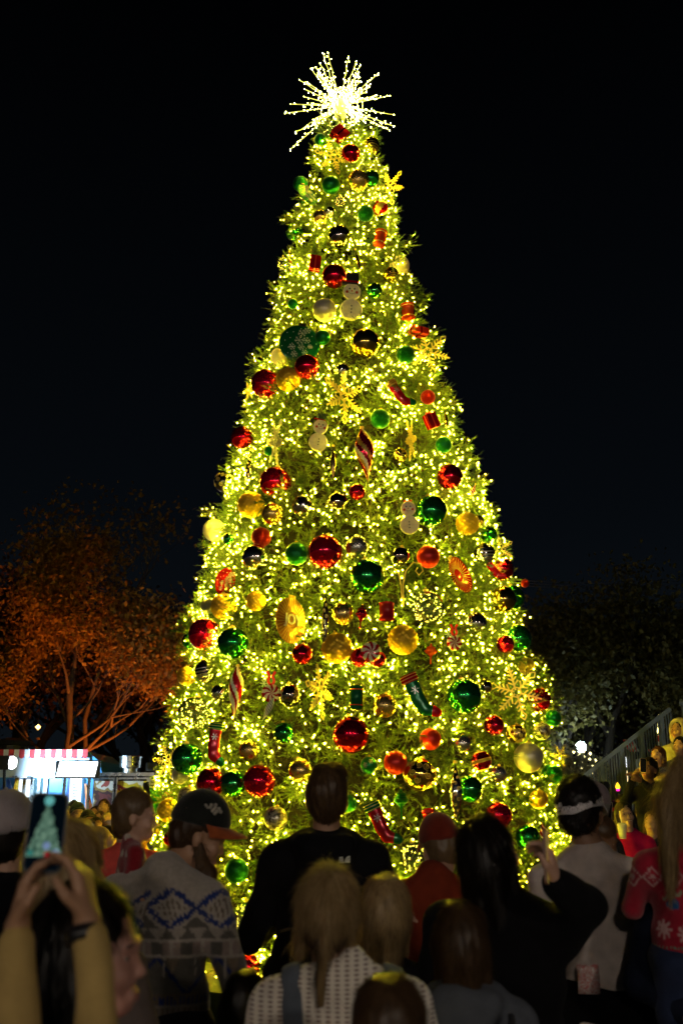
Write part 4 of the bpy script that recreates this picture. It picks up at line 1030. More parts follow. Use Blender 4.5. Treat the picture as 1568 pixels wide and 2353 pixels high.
def tree(loc, dirs, r0, n, size, spread, lm, lab, seed, depth=4, group=None, trunk_pts=None, lean=(0, 0, 1), th=2., starts=None):
    root = empty('tree', loc); tag(root, lab, 'tree', group)
    segs, tips = tree_limbs(root, trunk_pts[-1] if trunk_pts else (0, 0, th), dirs, seed, r0*.72, depth, 'bark', starts)
    tp = trunk_pts or [(0, 0, 0), (.02, 0, th*.5), (0, 0, th)]
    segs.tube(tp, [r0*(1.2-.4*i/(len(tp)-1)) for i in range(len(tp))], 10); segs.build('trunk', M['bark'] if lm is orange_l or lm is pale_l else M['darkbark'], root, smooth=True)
    V, F_ = leaf_cloud(tips, n, size, spread, seed); o = link('crown', np_mesh('crown', V, F_, [lm], False), root); o['kind'] = 'stuff'; return root
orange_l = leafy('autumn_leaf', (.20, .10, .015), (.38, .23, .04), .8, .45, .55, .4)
brown_l = leafy('dark_autumn_leaf', (.05, .025, .01), (.09, .045, .015), .6, .3, .6)
green_l = leafy('night_green_leaf', (.06, .062, .016), (.13, .11, .03), .5, .3, .6, .3)
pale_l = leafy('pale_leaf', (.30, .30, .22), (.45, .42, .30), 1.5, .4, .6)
b0 = at(155, 1725, 27); X0 = b0.x
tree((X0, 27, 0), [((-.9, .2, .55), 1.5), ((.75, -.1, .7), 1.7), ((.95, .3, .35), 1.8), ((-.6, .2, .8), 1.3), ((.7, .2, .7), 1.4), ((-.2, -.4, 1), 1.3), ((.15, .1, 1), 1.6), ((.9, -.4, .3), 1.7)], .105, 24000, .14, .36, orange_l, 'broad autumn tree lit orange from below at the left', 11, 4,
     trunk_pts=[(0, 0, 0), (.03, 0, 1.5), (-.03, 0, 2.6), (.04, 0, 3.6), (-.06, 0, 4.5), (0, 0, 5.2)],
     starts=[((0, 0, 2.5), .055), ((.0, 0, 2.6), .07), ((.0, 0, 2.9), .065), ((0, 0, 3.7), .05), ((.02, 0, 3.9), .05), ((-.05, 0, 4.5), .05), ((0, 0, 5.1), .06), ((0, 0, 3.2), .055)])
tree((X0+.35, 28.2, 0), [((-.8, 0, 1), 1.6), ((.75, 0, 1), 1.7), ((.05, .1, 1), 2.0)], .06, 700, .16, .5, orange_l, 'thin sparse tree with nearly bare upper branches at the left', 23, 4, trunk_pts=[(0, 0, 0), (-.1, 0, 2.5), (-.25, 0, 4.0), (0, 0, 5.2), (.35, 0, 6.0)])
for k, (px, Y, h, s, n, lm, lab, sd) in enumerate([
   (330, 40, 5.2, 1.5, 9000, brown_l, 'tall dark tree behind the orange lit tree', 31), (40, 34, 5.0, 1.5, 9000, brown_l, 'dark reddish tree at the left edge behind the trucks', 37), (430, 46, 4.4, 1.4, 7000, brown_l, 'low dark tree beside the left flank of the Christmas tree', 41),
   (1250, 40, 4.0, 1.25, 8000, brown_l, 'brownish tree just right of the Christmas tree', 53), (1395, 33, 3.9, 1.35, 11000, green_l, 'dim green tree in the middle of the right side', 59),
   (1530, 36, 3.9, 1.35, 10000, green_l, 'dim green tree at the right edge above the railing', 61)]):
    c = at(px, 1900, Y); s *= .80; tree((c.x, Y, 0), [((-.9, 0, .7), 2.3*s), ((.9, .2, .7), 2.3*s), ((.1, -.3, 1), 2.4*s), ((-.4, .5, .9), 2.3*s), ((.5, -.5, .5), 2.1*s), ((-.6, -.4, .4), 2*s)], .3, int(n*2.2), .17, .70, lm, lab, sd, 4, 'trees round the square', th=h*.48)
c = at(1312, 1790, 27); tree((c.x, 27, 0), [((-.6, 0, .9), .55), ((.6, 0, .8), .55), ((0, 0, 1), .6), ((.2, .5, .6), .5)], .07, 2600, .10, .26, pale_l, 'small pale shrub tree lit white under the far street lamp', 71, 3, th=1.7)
# orange uplighter at the foot of the autumn tree
up = empty('uplighter', (X0+1.5, 25.7, 0)); tag(up, 'orange garden uplighter at the foot of the autumn tree', 'uplighter')
b = MB(); b.lathe([(.12, 0), (.16, .22), (.15, .25)], 12); b.build('housing', M['dark'], up, smooth=True)
b = MB(); b.lathe([(.14, .235), (.001, .24)], 12); b.build('lens', emit_mat('amber_lens', (1, .3, .05), 8), up)
ld = bpy.data.lights.new('uplighter_beam', 'SPOT'); ld.energy = 2000; ld.color = (1., .25, .035); ld.spot_size = 2.2; ld.spot_blend = .8; ld.shadow_soft_size = .12
lo = bpy.data.objects.new('beam', ld); COL.objects.link(lo); lo.parent = up; lo.location = (0, 0, .3); lo.rotation_euler = Vector((.05, .30, 1)).to_track_quat('-Z', 'Y').to_euler()
# small far lamp seen through the left tree
fl_ = link('far_lamp', None) if False else None
c = at(88, 1670, 33); b = MB(); b.lathe([(.001, -.09), (.09, 0), (.001, .09)], 10); o = b.build('hanging_lamp', emit_mat('amber_glow', (1, .5, .12), 9), loc=c, smooth=True); tag(o, 'tiny warm lamp shining through the leaves at the left', 'lamp')
b = MB(); b.bar((0, 0, .05), (0, .0, .8), .02); b.build('rod', M['dark'], o)

# --- stair, railing, stalls at the right ----------------------------------------
RY = 12.6
def rail_z(px): return at(px, float(np.interp(px, [1318, 1538, 1700], [1800, 1628, 1628])), RY)
st = empty('stair', (at(1450, 1900, RY).x, RY, 0)); tag(st, 'metal stair rising to the right behind the crowd', 'stair'); so = Vector(st.location)
a = rail_z(1318); e = rail_z(1538); n_s = 14
for i in range(n_s):
    t = i/(n_s-1); x = a.x-1.4+(e.x-a.x+1.4)*t; z = (e.z-1.15)*((i+1)/n_s); b = MB(); b.box((0, 0, 0), ((e.x-a.x+1.4)/n_s+.04, 1.3, .05)); o = b.build('step', M['pole_steel'], None, loc=(x, RY-.7, z)); part(o, st)
b = MB(); b.box((0, 0, 0), (3.0, 1.3, .08)); o = b.build('landing', M['pole_steel'], None, loc=(e.x+1.55, RY-.7, e.z-1.16)); part(o, st)
for (x_, z_) in ((e.x+.1, e.z-1.2), (e.x+2.9, e.z-1.2), (a.x-.4, .3)): b = MB(); b.box((0, 0, 0), (.09, .09, z_)); o = b.build('support', M['pole_steel'], None, loc=(x_, RY-.15, z_/2)); part(o, st)
rl = empty('railing', (a.x, RY, 0)); tag(rl, 'dark metal railing with close upright bars sloping up to the right', 'railing')
Mr = mat('railing_steel', (.10, .13, .14), .3, .85, .1, 10)
s0 = a + (a-e)*.35
b = MB(); b.bar((s0.x-a.x, 0, s0.z), (e.x-a.x, 0, e.z), .035, .05); b.build('handrail', Mr, rl)
b = MB(); b.bar((e.x-a.x+.12, 0, e.z+.06), (e.x-a.x+3, 0, e.z+.06), .03, .05); b.build('handrail', Mr, rl)
b = MB(); b.bar((s0.x-a.x, 0, s0.z-.98), (e.x-a.x, 0, e.z-.98), .035, .05); b.build('bottom_rail', Mr, rl)
nb = 52
for i in range(nb+1):
    t = i/nb; p = s0+(e-s0)*t; b = MB(); th_ = .014 if i % 8 else .04; b.bar((p.x-a.x, 0, p.z-.97-(.15 if i % 8 == 0 else 0)), (p.x-a.x, 0, p.z-.02), th_, th_); b.build('bar' if i % 8 else 'post', Mr, rl)
for i in range(14): x_ = e.x-a.x+.16+i*.2; b = MB(); b.bar((x_, 0, e.z-1.1), (x_, 0, e.z+.05), .022 if i % 7 else .04); b.build('bar' if i % 7 else 'post', Mr, rl)
# riser with onlookers
rs = empty('platform', (at(1530, 1900, 11.3).x, 11.35, 0)); tag(rs, 'low dark platform the onlookers at the right edge stand on', 'platform')
b = MB(); b.box((0, 0, .78), (1.9, 1.0, .06)); b.build('deck', M['dark'], rs)
for sx_ in (-.85, .85):
    for sy_ in (-.4, .4): b = MB(); b.box((sx_, sy_, .375), (.08, .08, .745)); b.build('leg', M['dark'], rs)
# striped kiosk and lit shop seen through the bars
def kiosk(px0, px1, ptop, pbot, Y, lab, glow):
    x0, x1, z0, z1 = rect(px0, ptop, px1, pbot, Y); root = empty('kiosk', ((x0+x1)/2, Y, 0)); tag(root, lab, 'kiosk', 'kiosks behind the railing'); W_ = x1-x0
    b = MB(); b.box((0, .8, z1/2-.1), (W_, 1.4, z1-.2)); b.build('body', M['dark'], root)
    ns = 6
    for i in range(ns): b = MB(); b.add([(-W_/2+i*W_/ns, .1, z1), (-W_/2+(i+1)*W_/ns, .1, z1), (-W_/2+(i+1)*W_/ns, -.35, z1-.28), (-W_/2+i*W_/ns, -.35, z1-.28)], [(0, 1, 2, 3)]); o = b.build('awning_strip', M['redcloth'] if i % 2 == 0 else M['whitecloth'], root); sm = o.modifiers.new('thickness', 'SOLIDIFY'); sm.thickness = .02
    for r in range(4):
        for c_ in range(3):
            b = MB(); b.box((-W_/2+(c_+.5)*W_/3, .09, z1-.5-r*.32), (W_/3-.08, .03, .24)); b.build('display_box', emit_mat('goods_glow', random.choice([(1, .8, .45), (.9, .95, 1), (1, .3, .2), (.95, .75, .3)]), glow*random.uniform(.3, 1)), root)
kiosk(1432, 1462, 1700, 1790, 24, 'small kiosk with red and white awning seen through the railing', 3.2)
kiosk(1490, 1514, 1722, 1780, 28, 'dim market stall beside the striped kiosk', .9)
kk = at(1515, 1700, 26); cd = empty('candle_tower', (kk.x, 26, 0)); tag(cd, 'red and white striped tower topped by a small lit tree', 'light tower')
for i in range(3):
    b = MB(); zt = at(1515, 1688, 26).z; b.lathe([(.025, zt-.42), (.03, zt)], 14, M=Matrix.Translation((-.06+.06*i, 0, 0))); b.build('candle', [M['whitecloth']], cd, smooth=True)
    b = MB(); b.lathe([(.030, zt-.17), (.033, zt-.02)], 14, M=Matrix.Translation((-.06+.06*i, 0, 0))); b.build('red_sleeve', M['redcloth'], cd, smooth=True)
b = MB(); b.box((0, 0, (zt-.42)/2), (.2, .2, zt-.42)); b.build('stand', M['dark'], cd)
for dx, z0_, z1_, w_ in ((.03, zt+.24, zt+.50, .045), (-.01, zt+.02, zt+.20, .05)):
    b = MB()
    for i in range(60): t = i/60; a_ = i*2.4; r_ = w_*(1-t)+.01; b.lathe([(.001, -.012), (.010, 0), (.001, .012)], 5, M=Matrix.Translation((dx+r_*math.cos(a_), r_*math.sin(a_), z0_+(z1_-z0_)*t)))
    o = b.build('lit_cone', emit_mat('tiny_bulb', (1, .85, .3), 7), cd); o['kind'] = 'stuff'
    b = MB(); b.lathe([(w_*.8, z0_), (.01, z1_)], 10, M=Matrix.Translation((dx, 0, 0))); b.build('cone_frame', M['wire'], cd)
# power lines
b = MB(); 
for q in range(3):
    p0 = at(1150, 1330+q*6, 60); p1 = at(1900, 1245+q*8, 60); b.tube([p0.lerp(p1, t) - Vector((0, 0, 1.2*math.sin(PI*t))) for t in np.linspace(0, 1, 14)], .02, 4)
tag(b.build('power_line', mat('grey_cable', (.25, .25, .27), .5)), 'three faint overhead cables crossing the sky at the right', 'power line')
# ------------------------------------------------------------------ people
def skin_mat(name, c): return mat(name, c, .48, 0, .08, 9, sss=.0, spec=.4, bump=.08, bscale=60)
SK = {'fair': skin_mat('skin_fair', (.46, .27, .19)), 'pink': skin_mat('skin_pink', (.52, .27, .21)), 'tan': skin_mat('skin_tan', (.36, .20, .12)), 'brown': skin_mat('skin_brown', (.17, .085, .05))}
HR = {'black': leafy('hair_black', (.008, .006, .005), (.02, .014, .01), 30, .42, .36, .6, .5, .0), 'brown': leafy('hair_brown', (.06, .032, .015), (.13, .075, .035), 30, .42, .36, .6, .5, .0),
      'blond': leafy('hair_blond', (.28, .19, .085), (.52, .38, .19), 30, .42, .36, .6, .5, .0), 'lightbrown': leafy('hair_light_brown', (.16, .10, .05), (.30, .20, .10), 30, .42, .36, .6, .5, .0),
      'grey': leafy('hair_grey', (.30, .28, .25), (.5, .48, .44), 30, .42, .36, .6, .5, .0), 'red': leafy('hair_red', (.12, .04, .015), (.20, .08, .03), 30, .42, .36, .6, .5, .0)}
_cm = {}
def cloth(c, rough=.85, sheen=.02, bump=.35, bs=140):
    k = (c, rough, sheen)
    if k not in _cm: _cm[k] = mat('woven_cloth', c, rough, 0, .14, 18, bump=bump, bscale=bs, sheen=sheen, spec=.08)
    return _cm[k]
CLOTH_ATTR = mat('patterned_knit', (1, 1, 1), .9, 0, .12, 60, bump=.5, bscale=220, sheen=.3, spec=.15, attr=True)
EYE = mat('eye', (.02, .015, .012), .15); EYEW = mat('eye_white', (.38, .32, .28), .3); LIP = mat('lips', (.35, .08, .07), .4); TEETH = mat('teeth', (.7, .66, .56), .3); MOUTH = mat('open_mouth', (.03, .01, .01), .6)

def V3(*a): return np.array(a, float)
def hand_prims(f, wrist, fore, palm_n, s, curl=.5, side=1, spread=.12, grip=None, thick=1., thumb=1.):
    """five fingers and a thumb; fore: direction wrist->knuckles, palm_n: where the palm looks, side: +1/-1 thumb side"""
    d = fore/np.linalg.norm(fore); n = palm_n-d*(palm_n@d); n /= np.linalg.norm(n); w = np.cross(d, n)*side
    k = .010*s
    for o in (-.028, -.010, .010, .028):
        f.cone(wrist+w*o*.55*s, wrist+d*.085*s+w*o*s, .017*s*thick, .0135*s*thick, k=.014*s)
    L = [.060, .074, .079, .070]
    for i, o in enumerate((-.031, -.0105, .0105, .031)):     # little ... index
        base = wrist+d*.088*s+w*o*s; a = curl*(1.15-.12*i)
        d1 = d*math.cos(a*.9)+n*math.sin(a*.9)+w*o*spread*8; d1 /= np.linalg.norm(d1)
        d2 = d*math.cos(a*2.0)+n*math.sin(a*2.0); d2 /= np.linalg.norm(d2); l = L[i]*s
        p1 = base+d1*l*.52; f.cone(base, p1, .0105*s*thick, .0095*s*thick, k=k*.5); f.cone(p1, p1+d2*l*.48, .0095*s*thick, .0078*s*thick, k=k*.3)
    tb = wrist+d*.022*s+w*.030*s; td = d*.62+w*.62*thumb+n*.35; td /= np.linalg.norm(td); t1 = tb+td*.042*s
    te = d*.85+w*.12*thumb+n*.35; te /= np.linalg.norm(te)
    f.cone(tb, t1, .0155*s*thick, .012*s*thick, k=k); f.cone(t1, t1+te*.036*s, .012*s*thick, .009*s*thick, k=k*.4)

def strands(me, n, L, width, flow, seed, lift=.18, wav=.1, mask=None):
    nv = len(me.vertices); co = np.empty(nv*3, np.float32); me.vertices.foreach_get('co', co); co = co.reshape(-1, 3)
    no = np.empty(nv*3, np.float32); me.vertices.foreach_get('normal', no); no = no.reshape(-1, 3); R = np.random.default_rng(seed)
    pool = np.arange(nv) if mask is None else np.where(mask(co))[0]
    i = pool[R.integers(0, len(pool), n)]; p = co[i]+R.standard_normal((n, 3)).astype(np.float32)*.003; nn = no[i]
    fl_ = flow(p)+R.standard_normal((n, 3))*wav; t = fl_-nn*(fl_*nn).sum(1)[:, None]; t /= np.linalg.norm(t, axis=1)[:, None]+1e-6
    l = L*(.5+R.random(n))[:, None]; w = np.cross(t, nn)*width
    q1 = p+t*l*.5+nn*l*lift*.6; q2 = p+t*l*.95+nn*l*lift*.6+np.array([0, 0, -1])*l*.12
    V = np.stack([p-w, p+w, q1+w, q1-w, q2], 1).reshape(-1, 3); b = 5*np.arange(n)[:, None]
    return V, np.concatenate([b+np.array([0, 1, 2, 3])], 0), b+np.array([3, 2, 4])
def merge_strands(me, V, Q, T, m):
    mb = bpy.data.meshes.new('hair')
    nv = len(me.vertices); co = np.empty(nv*3, np.float32); me.vertices.foreach_get('co', co)
    lf = np.empty(len(me.loops), np.int32); me.loops.foreach_get('vertex_index', lf)
    Q1 = lf.reshape(-1, 4); nV = np.concatenate([co.reshape(-1, 3), V]); Tq = np.concatenate([T+nv, (T+nv)[:, 2:3]], 1)
    tot = np.concatenate([Q1.ravel(), (Q+nv).ravel(), (T+nv).ravel()]); st = np.concatenate([4*np.arange(len(Q1)+len(Q)), 4*(len(Q1)+len(Q))+3*np.arange(len(T))])
    mb.vertices.add(len(nV)); mb.vertices.foreach_set('co', nV.astype(np.float32).ravel()); mb.loops.add(len(tot)); mb.loops.foreach_set('vertex_index', tot.astype(np.int32))
    mb.polygons.add(len(st)); mb.polygons.foreach_set('loop_start', st.astype(np.int32))
    mb.materials.append(m); mb.update(calc_edges=True); mb.polygons.foreach_set('use_smooth', np.ones(len(st), bool)); return mb

def person(label, px, py, Y, *, H=None, base=0., rot=0., sk='fair', hair='brown', style='short', hs=1., sw=1., girth=1., shirt=(.05, .05, .05), pants=(.01, .01, .014), head=(0, 0, 0), hoff=(0, 0, 0),
           L=None, R=None, vox=.012, pattern=None, shirt_mat=None, face=True, smile=0, cap=None, hood=False, hoodup=False, collar=None, detail=1, hairN=0, hairL=.06, glasses=False, beard=False, xoff=0., tz=None, long=.0, hands=('L', 'R'), curl=.6, legs=True, coat=0., skirt=False, seated=False, group=None, hemz=.88, fn=None, name='person', fold=.006, sleeves=1., pinx=None):
    top = at(px, py, Y); H = H or (top.z-base); s = H/1.75; base = top.z-H if tz is None else tz
    root = empty(name, (top.x+xoff, Y, base), (0, 0, rot)); tag(root, label, 'person', group)
    piv = V3(0, .0, 1.50)*s + V3(*hoff)*s
    Rm = np.array(Euler((head[0], head[2], head[1]), 'ZYX' if False else 'XYZ').to_matrix()) if False else np.array((Matrix.Rotation(head[1], 3, 'Z') @ Matrix.Rotation(head[0], 3, 'X') @ Matrix.Rotation(head[2], 3, 'Y')))
    k_ = s*hs
    def hp(x, y, z): return piv+Rm@(V3(x, y, z)*k_)
    E = lambda f, c, r, k=.02, col=0, M2=None: f.ell(hp(*c), V3(*r)*k_, Rm if M2 is None else Rm@M2, k=k*s, col=col)
    # ---- body
    f = Field(.03*s)
    E(f, (0, -.012, .155), (.074, .092, .095)); E(f, (0, .028, .095), (.056, .062, .078), .03); E(f, (0, .060, .040), (.030, .026, .024), .02)
    if face:
        f.cone(hp(0, .084, .125), hp(0, .102, .094), .0065*k_, .0088*k_, k=.010*s); f.cone(hp(-.009, .096, .090), hp(.009, .096, .090), .0062*k_, k=.006*s); f.cone(hp(-.03, .080, .143), hp(.03, .080, .143), .012*k_, k=.018*s)
        f.cone(hp(-.018, .087, .058), hp(.018, .087, .058), .0075*k_, k=.006*s); f.cone(hp(-.013, .085, .048), hp(.013, .085, .048), .008*k_, k=.006*s)
        for e in (-1, 1):
            f.cut(hp(e*.031, .098, .122), V3(.019, .016, .013)*k_, Rm, k=.012*s); E(f, (e*.038, .066, .092), (.022, .022, .024), .02)
    for e in (-1, 1): E(f, (e*.076, -.004, .112), (.011, .019, .031), .010)
    f.cone(V3(0, -.008, 1.44)*s, hp(0, -.012, .06), .058*s*min(1.1, girth), .052*s, k=.03*s)
    g = girth
    f.cone(V3(0, -.005, 1.45)*s, V3(-.15*sw, 0, 1.385)*s, .050*s); f.cone(V3(0, -.005, 1.45)*s, V3(.15*sw, 0, 1.385)*s, .050*s); f.ell(V3(0, 0, 1.26)*s, V3(.155*sw, .10*g, .17)*s); f.ell(V3(0, .0, 1.08)*s, V3(.135*sw, .10*g, .17)*s); f.ell(V3(0, -.01, .95)*s, V3(.15*sw, .115*g, .12)*s)
    sh = {e: V3(e*.170*sw, 0, 1.375)*s for e in (-1, 1)}
    Lp = L or ((-.25*sw, -.03, 1.13), (-.25*sw, .10, .90)); Rp = R or ((.25*sw, -.03, 1.13), (.25*sw, .10, .90))
    arms = {}
    for e, P in ((-1, Lp), (1, Rp)):
        el = V3(*P[0])*s; wr = V3(*P[1])*s; arms[e] = (sh[e], el, wr)
        f.cone(sh[e], el, .050*s, .040*s, k=.02*s); f.cone(el, wr, .038*s, .026*s, k=.015*s)
        fore = wr-el; fore /= np.linalg.norm(fore); pn = V3(-e, .2, 0.) if len(P) < 3 else V3(*P[2])
        hand_prims(f, wr, fore if len(P) < 4 else V3(*P[3]), pn, s, curl=curl if len(P) < 5 else P[4], side=1 if (len(P) < 6) else P[5], thick=1.0 if vox < .009 else 1.35)
    if legs:
        for e in (-1, 1):
            f.cone(V3(e*.09, 0, .90)*s, V3(e*.10, .02, .49)*s, .085*s, .055*s); f.cone(V3(e*.10, .02, .49)*s, V3(e*.105, -.02, .09)*s, .052*s, .038*s); f.cone(V3(e*.105, -.02, .05)*s, V3(e*.115, .12, .035)*s, .036*s, .028*s)
    me = snets(f, vox, 'body', SK[sk]); link('body', me, root)
    # ---- clothing
    sm_ = CLOTH_ATTR if pattern else (shirt_mat or cloth(shirt)); c = Field(.05*s); t_ = .013+coat
    [c.cone(V3(e*.02, -.008, 1.447)*s, V3(e*.145*sw, -.003, 1.385)*s, (.052+t_*.5)*s, (.054+t_)*s, k=.05*s) for e in (-1, 1)]; c.ell(V3(0, 0, 1.25)*s, V3(.150*sw+t_, .10*g+t_, .18)*s, k=.05*s)
    c.ell(V3(0, 0, 1.07)*s, V3(.145*sw+t_, .108*g+t_, .18)*s, k=.05*s); c.cone(V3(-.05, 0, hemz+.06)*s, V3(.05, 0, hemz+.06)*s, (.10+t_)*s*g, k=.06*s)
    if coat > .01: c.cone(V3(-.06, 0, hemz-.15)*s, V3(.06, 0, hemz-.15)*s, (.10+t_)*s*g, k=.08*s); c.cone(V3(-.06, 0, hemz)*s, V3(.06, 0, hemz)*s, (.10+t_)*s*g, k=.08*s)
    c.cone(V3(0, -.01, 1.44)*s, V3(0, -.008, 1.475)*s, .072*s, .066*s, k=.04*s)
    for e in (-1, 1):
        a, b_, w_ = arms[e]; we = b_+(w_-b_)*(.94*sleeves)
        c.cone(a, b_, (.052+t_*.85)*s, (.042+t_*.5)*s, k=.035*s); 
        if sleeves > .2: c.cone(b_, we, (.041+t_*.5)*s, (.031+t_*.4)*s, k=.025*s)
    if hood: c.cone(V3(-.07, -.085, 1.445)*s, V3(.07, -.085, 1.445)*s, .052*s, k=.035*s); c.ell(V3(0, -.105, 1.40)*s, V3(.10, .05, .085)*s, k=.03*s); c.cone(V3(-.09, .0, 1.46)*s, V3(.09, .0, 1.46)*s, .045*s, k=.03*s)
    c.cut(hp(0, .03, .02), V3(.058, .075, .06)*s*max(1, hs*.9), None, k=.012*s)
    nz = wob(fold*s, 16/s, px*.01)
    me = snets(c, vox, 'top', sm_, noise=nz, colfn=(lambda V, cc: pattern(V/s)) if pattern else None, clip=(np.array([-2, -2, (hemz-(.28 if coat > .01 else .05))*s]), np.array([2, 2, 3.]))); link('top', me, root)
    if legs:
        q = Field(.05*s)
        if skirt: q.cone(V3(0, 0, .93)*s, V3(0, 0, .45)*s, .16*s*g, .24*s)
        else:
            q.ell(V3(0, -.008, .95)*s, V3(.158*sw+.008, .123*g+.008, .13)*s, k=.04*s)
            for e in (-1, 1): q.cone(V3(e*.075, 0, .93)*s, V3(e*.10, .02, .49)*s, .115*s*g, .075*s, k=.05*s); q.cone(V3(e*.10, .02, .49)*s, V3(e*.105, -.01, .09)*s, .073*s, .062*s, k=.03*s)
        link('trousers', snets(q, max(vox, .016), 'trousers', cloth(pants, .9, .1), noise=wob(.005, 18, 1.)), root)
        for e in (-1, 1):
            q = Field(.02*s); q.cone(V3(e*.105, -.03, .055)*s, V3(e*.115, .13, .04)*s, .045*s, .038*s); q.cone(V3(e*.105, -.02, .05)*s, V3(e*.105, -.02, .09)*s, .045*s)
            link('shoe', snets(q, .014, 'shoe', cloth((.03, .03, .03), .5, 0.)), root)
    # ---- hair
    if style != 'none':
        h = Field(.02*s)
        E(h, (0, -.022, .168), (.083, .098, .097)); 
        if style in ('bob', 'long', 'half', 'pony', 'child'):
            (E(h, (0, -.05, .12), (.078, .07, .10), .03) if style != 'half' else E(h, (0, -.06, .135), (.074, .062, .07), .02))
        if style == 'short': E(h, (0, -.045, .12), (.076, .068, .082), .02)
        if style == 'quiff': E(h, (0, -.045, .125), (.076, .066, .088), .02); E(h, (.01, .02, .235), (.066, .07, .032), .02)
        if style == 'curly': E(h, (0, -.03, .172), (.084, .096, .100), .02); E(h, (0, -.055, .11), (.076, .06, .07), .02)
        if style in ('bob', 'child'):
            for e in (-1, 1): h.cone(hp(e*.066, -.02, .13), hp(e*.070, -.01, .02), .030*k_, .026*k_, k=.02*s)
            h.cone(hp(-.03, -.075, .10), hp(-.03, -.065, .0), .036*k_, k=.03*s); h.cone(hp(.03, -.075, .10), hp(.03, -.065, .0), .036*k_, k=.03*s)
        if style == 'long':
            ln = long or .16
            for e in (-1, 0, 1): h.cone(hp(e*.050, -.055, .10), hp(e*.055, -.080, .06-ln), .040*k_, .026*k_, k=.03*s)
            for e in (-1, 1): h.cone(hp(e*.068, .0, .12), hp(e*.082, -.01, .08-ln), .026*k_, .022*k_, k=.025*s)
        if style == 'half':
            h.cone(hp(0, -.112, .155), hp(.0, -.105, -.11), .022*k_, .009*k_, k=.012*s); E(h, (0, -.120, .150), (.024, .016, .014), .008)
            for e in (-1, 1): h.cone(hp(e*.062, -.03, .12), hp(e*.070, -.035, .02 if e > 0 else .0), .026*k_, .014*k_, k=.03*s)
        if style == 'pony':
            h.cone(hp(0, -.06, .26), hp(0, -.05, .30), .028*k_, .022*k_, k=.01*s); h.cone(hp(-.02, -.08, .275), hp(-.075, -.12, .16), .022*k_, .034*k_, k=.02*s); h.cone(hp(-.075, -.12, .16), hp(-.085, -.11, -.13), .038*k_, .018*k_, k=.02*s)
        for (cx, cy, cz, rx, ry, rz) in ([(0, .095, .095, .062, .065, .085)] if style not in ('none',) else []): h.cut(hp(cx, cy, cz), V3(rx, ry, rz)*k_, Rm, k=.015*s)
        if style in ('short', 'quiff', 'curly', 'long', 'half', 'bob', 'child', 'pony') and style not in ('bob', 'child', 'long'):
            for e in (-1, 1): h.cut(hp(e*.088, .012, .105), V3(.02, .03, .038)*k_, Rm, k=.01*s)
        nzh = (lambda X, Y_, Z: .004*s*(np.sin(160*X/s+20*Z/s)*np.sin(150*Y_/s+12*Z/s))+.003*s*np.sin(55*X/s+40*Y_/s+30*Z/s)) if style != 'curly' else (lambda X, Y_, Z: .006*s*np.sin(110*X/s)*np.sin(100*Y_/s)*np.sin(105*Z/s))
        hm = snets(h, min(vox, .009) if vox < .013 else vox*.85, 'hair', HR[hair], noise=nzh)
        if hairN:
            cen = hp(0, -.02, .16)
            def flow(p):
                u_ = p-hp(0, -.06, .24); u_ /= np.linalg.norm(u_, axis=1)[:, None]+1e-6; return u_*.7+np.array([0, 0, -1.])*.8
            Vs, Q, T = strands(hm, int(hairN*1.6), hairL*s*.75, .0009*s, flow, int(px), mask=(lambda co: co[:, 2] > piv[2]+.05*k_) if style == 'half' else None, lift=.09 if style != 'curly' else .5, wav=.13 if style != 'curly' else .9)
            V2, Q2, T2_ = strands(hm, int(hairN*.22), hairL*s*.9, .0006*s, flow, int(px)+1, mask=(lambda co: co[:, 2] > piv[2]+.04*k_), lift=.30, wav=.5)
            Q = np.concatenate([Q, Q2+len(Vs)]); T = np.concatenate([T, T2_+len(Vs)]); Vs = np.concatenate([Vs, V2])
            hm = merge_strands(hm, Vs, Q, T, HR[hair])
        link('hair', hm, root)
        if style == 'half':
            q = Field(.02*s); q.ell(hp(0, -.045, .085), V3(.072, .062, .075)*k_, Rm); q.cone(hp(0, -.085, .06), hp(-.005, -.095, -.06), .022*k_, .012*k_); um = snets(q, .008, 'under_hair', HR['brown'], noise=nzh); Vs, Q, T = strands(um, 900, .05*s, .0007*s, lambda p: np.array([0, 0, -1.])+0*p, 9, lift=.08); link('under_hair', merge_strands(um, Vs, Q, T, HR['brown']), root)  # lower hair made brown: the shadow below the tie is put into its colour
            b = MB(); b.tube([(.022*math.cos(a), -.0, .012*math.sin(a)) for a in np.linspace(0, 2*PI, 10)], .005, 5, caps=False); link('hair_tie', b.mesh('hair_tie', [M['black']]), root, loc=Vector(hp(0, -.122, .148)), scale=k_)
    if beard:
        h = Field(.02*s); h.cone(hp(-.055, .01, .09), hp(-.045, .045, .03), .022*k_, .026*k_); h.cone(hp(.055, .01, .09), hp(.045, .045, .03), .022*k_, .026*k_); h.cone(hp(-.03, .075, .02), hp(.03, .075, .02), .028*k_); E(h, (0, .07, .005), (.05, .04, .045), .02)
        h.cone(hp(-.03, .098, .072), hp(.03, .098, .072), .008*k_, k=.006*s)
        hm = snets(h, min(vox, .008), 'beard', HR[hair], noise=nzh); Vs, Q, T = strands(hm, 900, .02*s, .0011*s, lambda p: np.array([0, .3, -1.])+0*p, 5, lift=.4); link('beard', merge_strands(hm, Vs, Q, T, HR[hair]), root)
    # ---- face pieces
    Rq = Matrix(Rm.tolist()).to_euler()
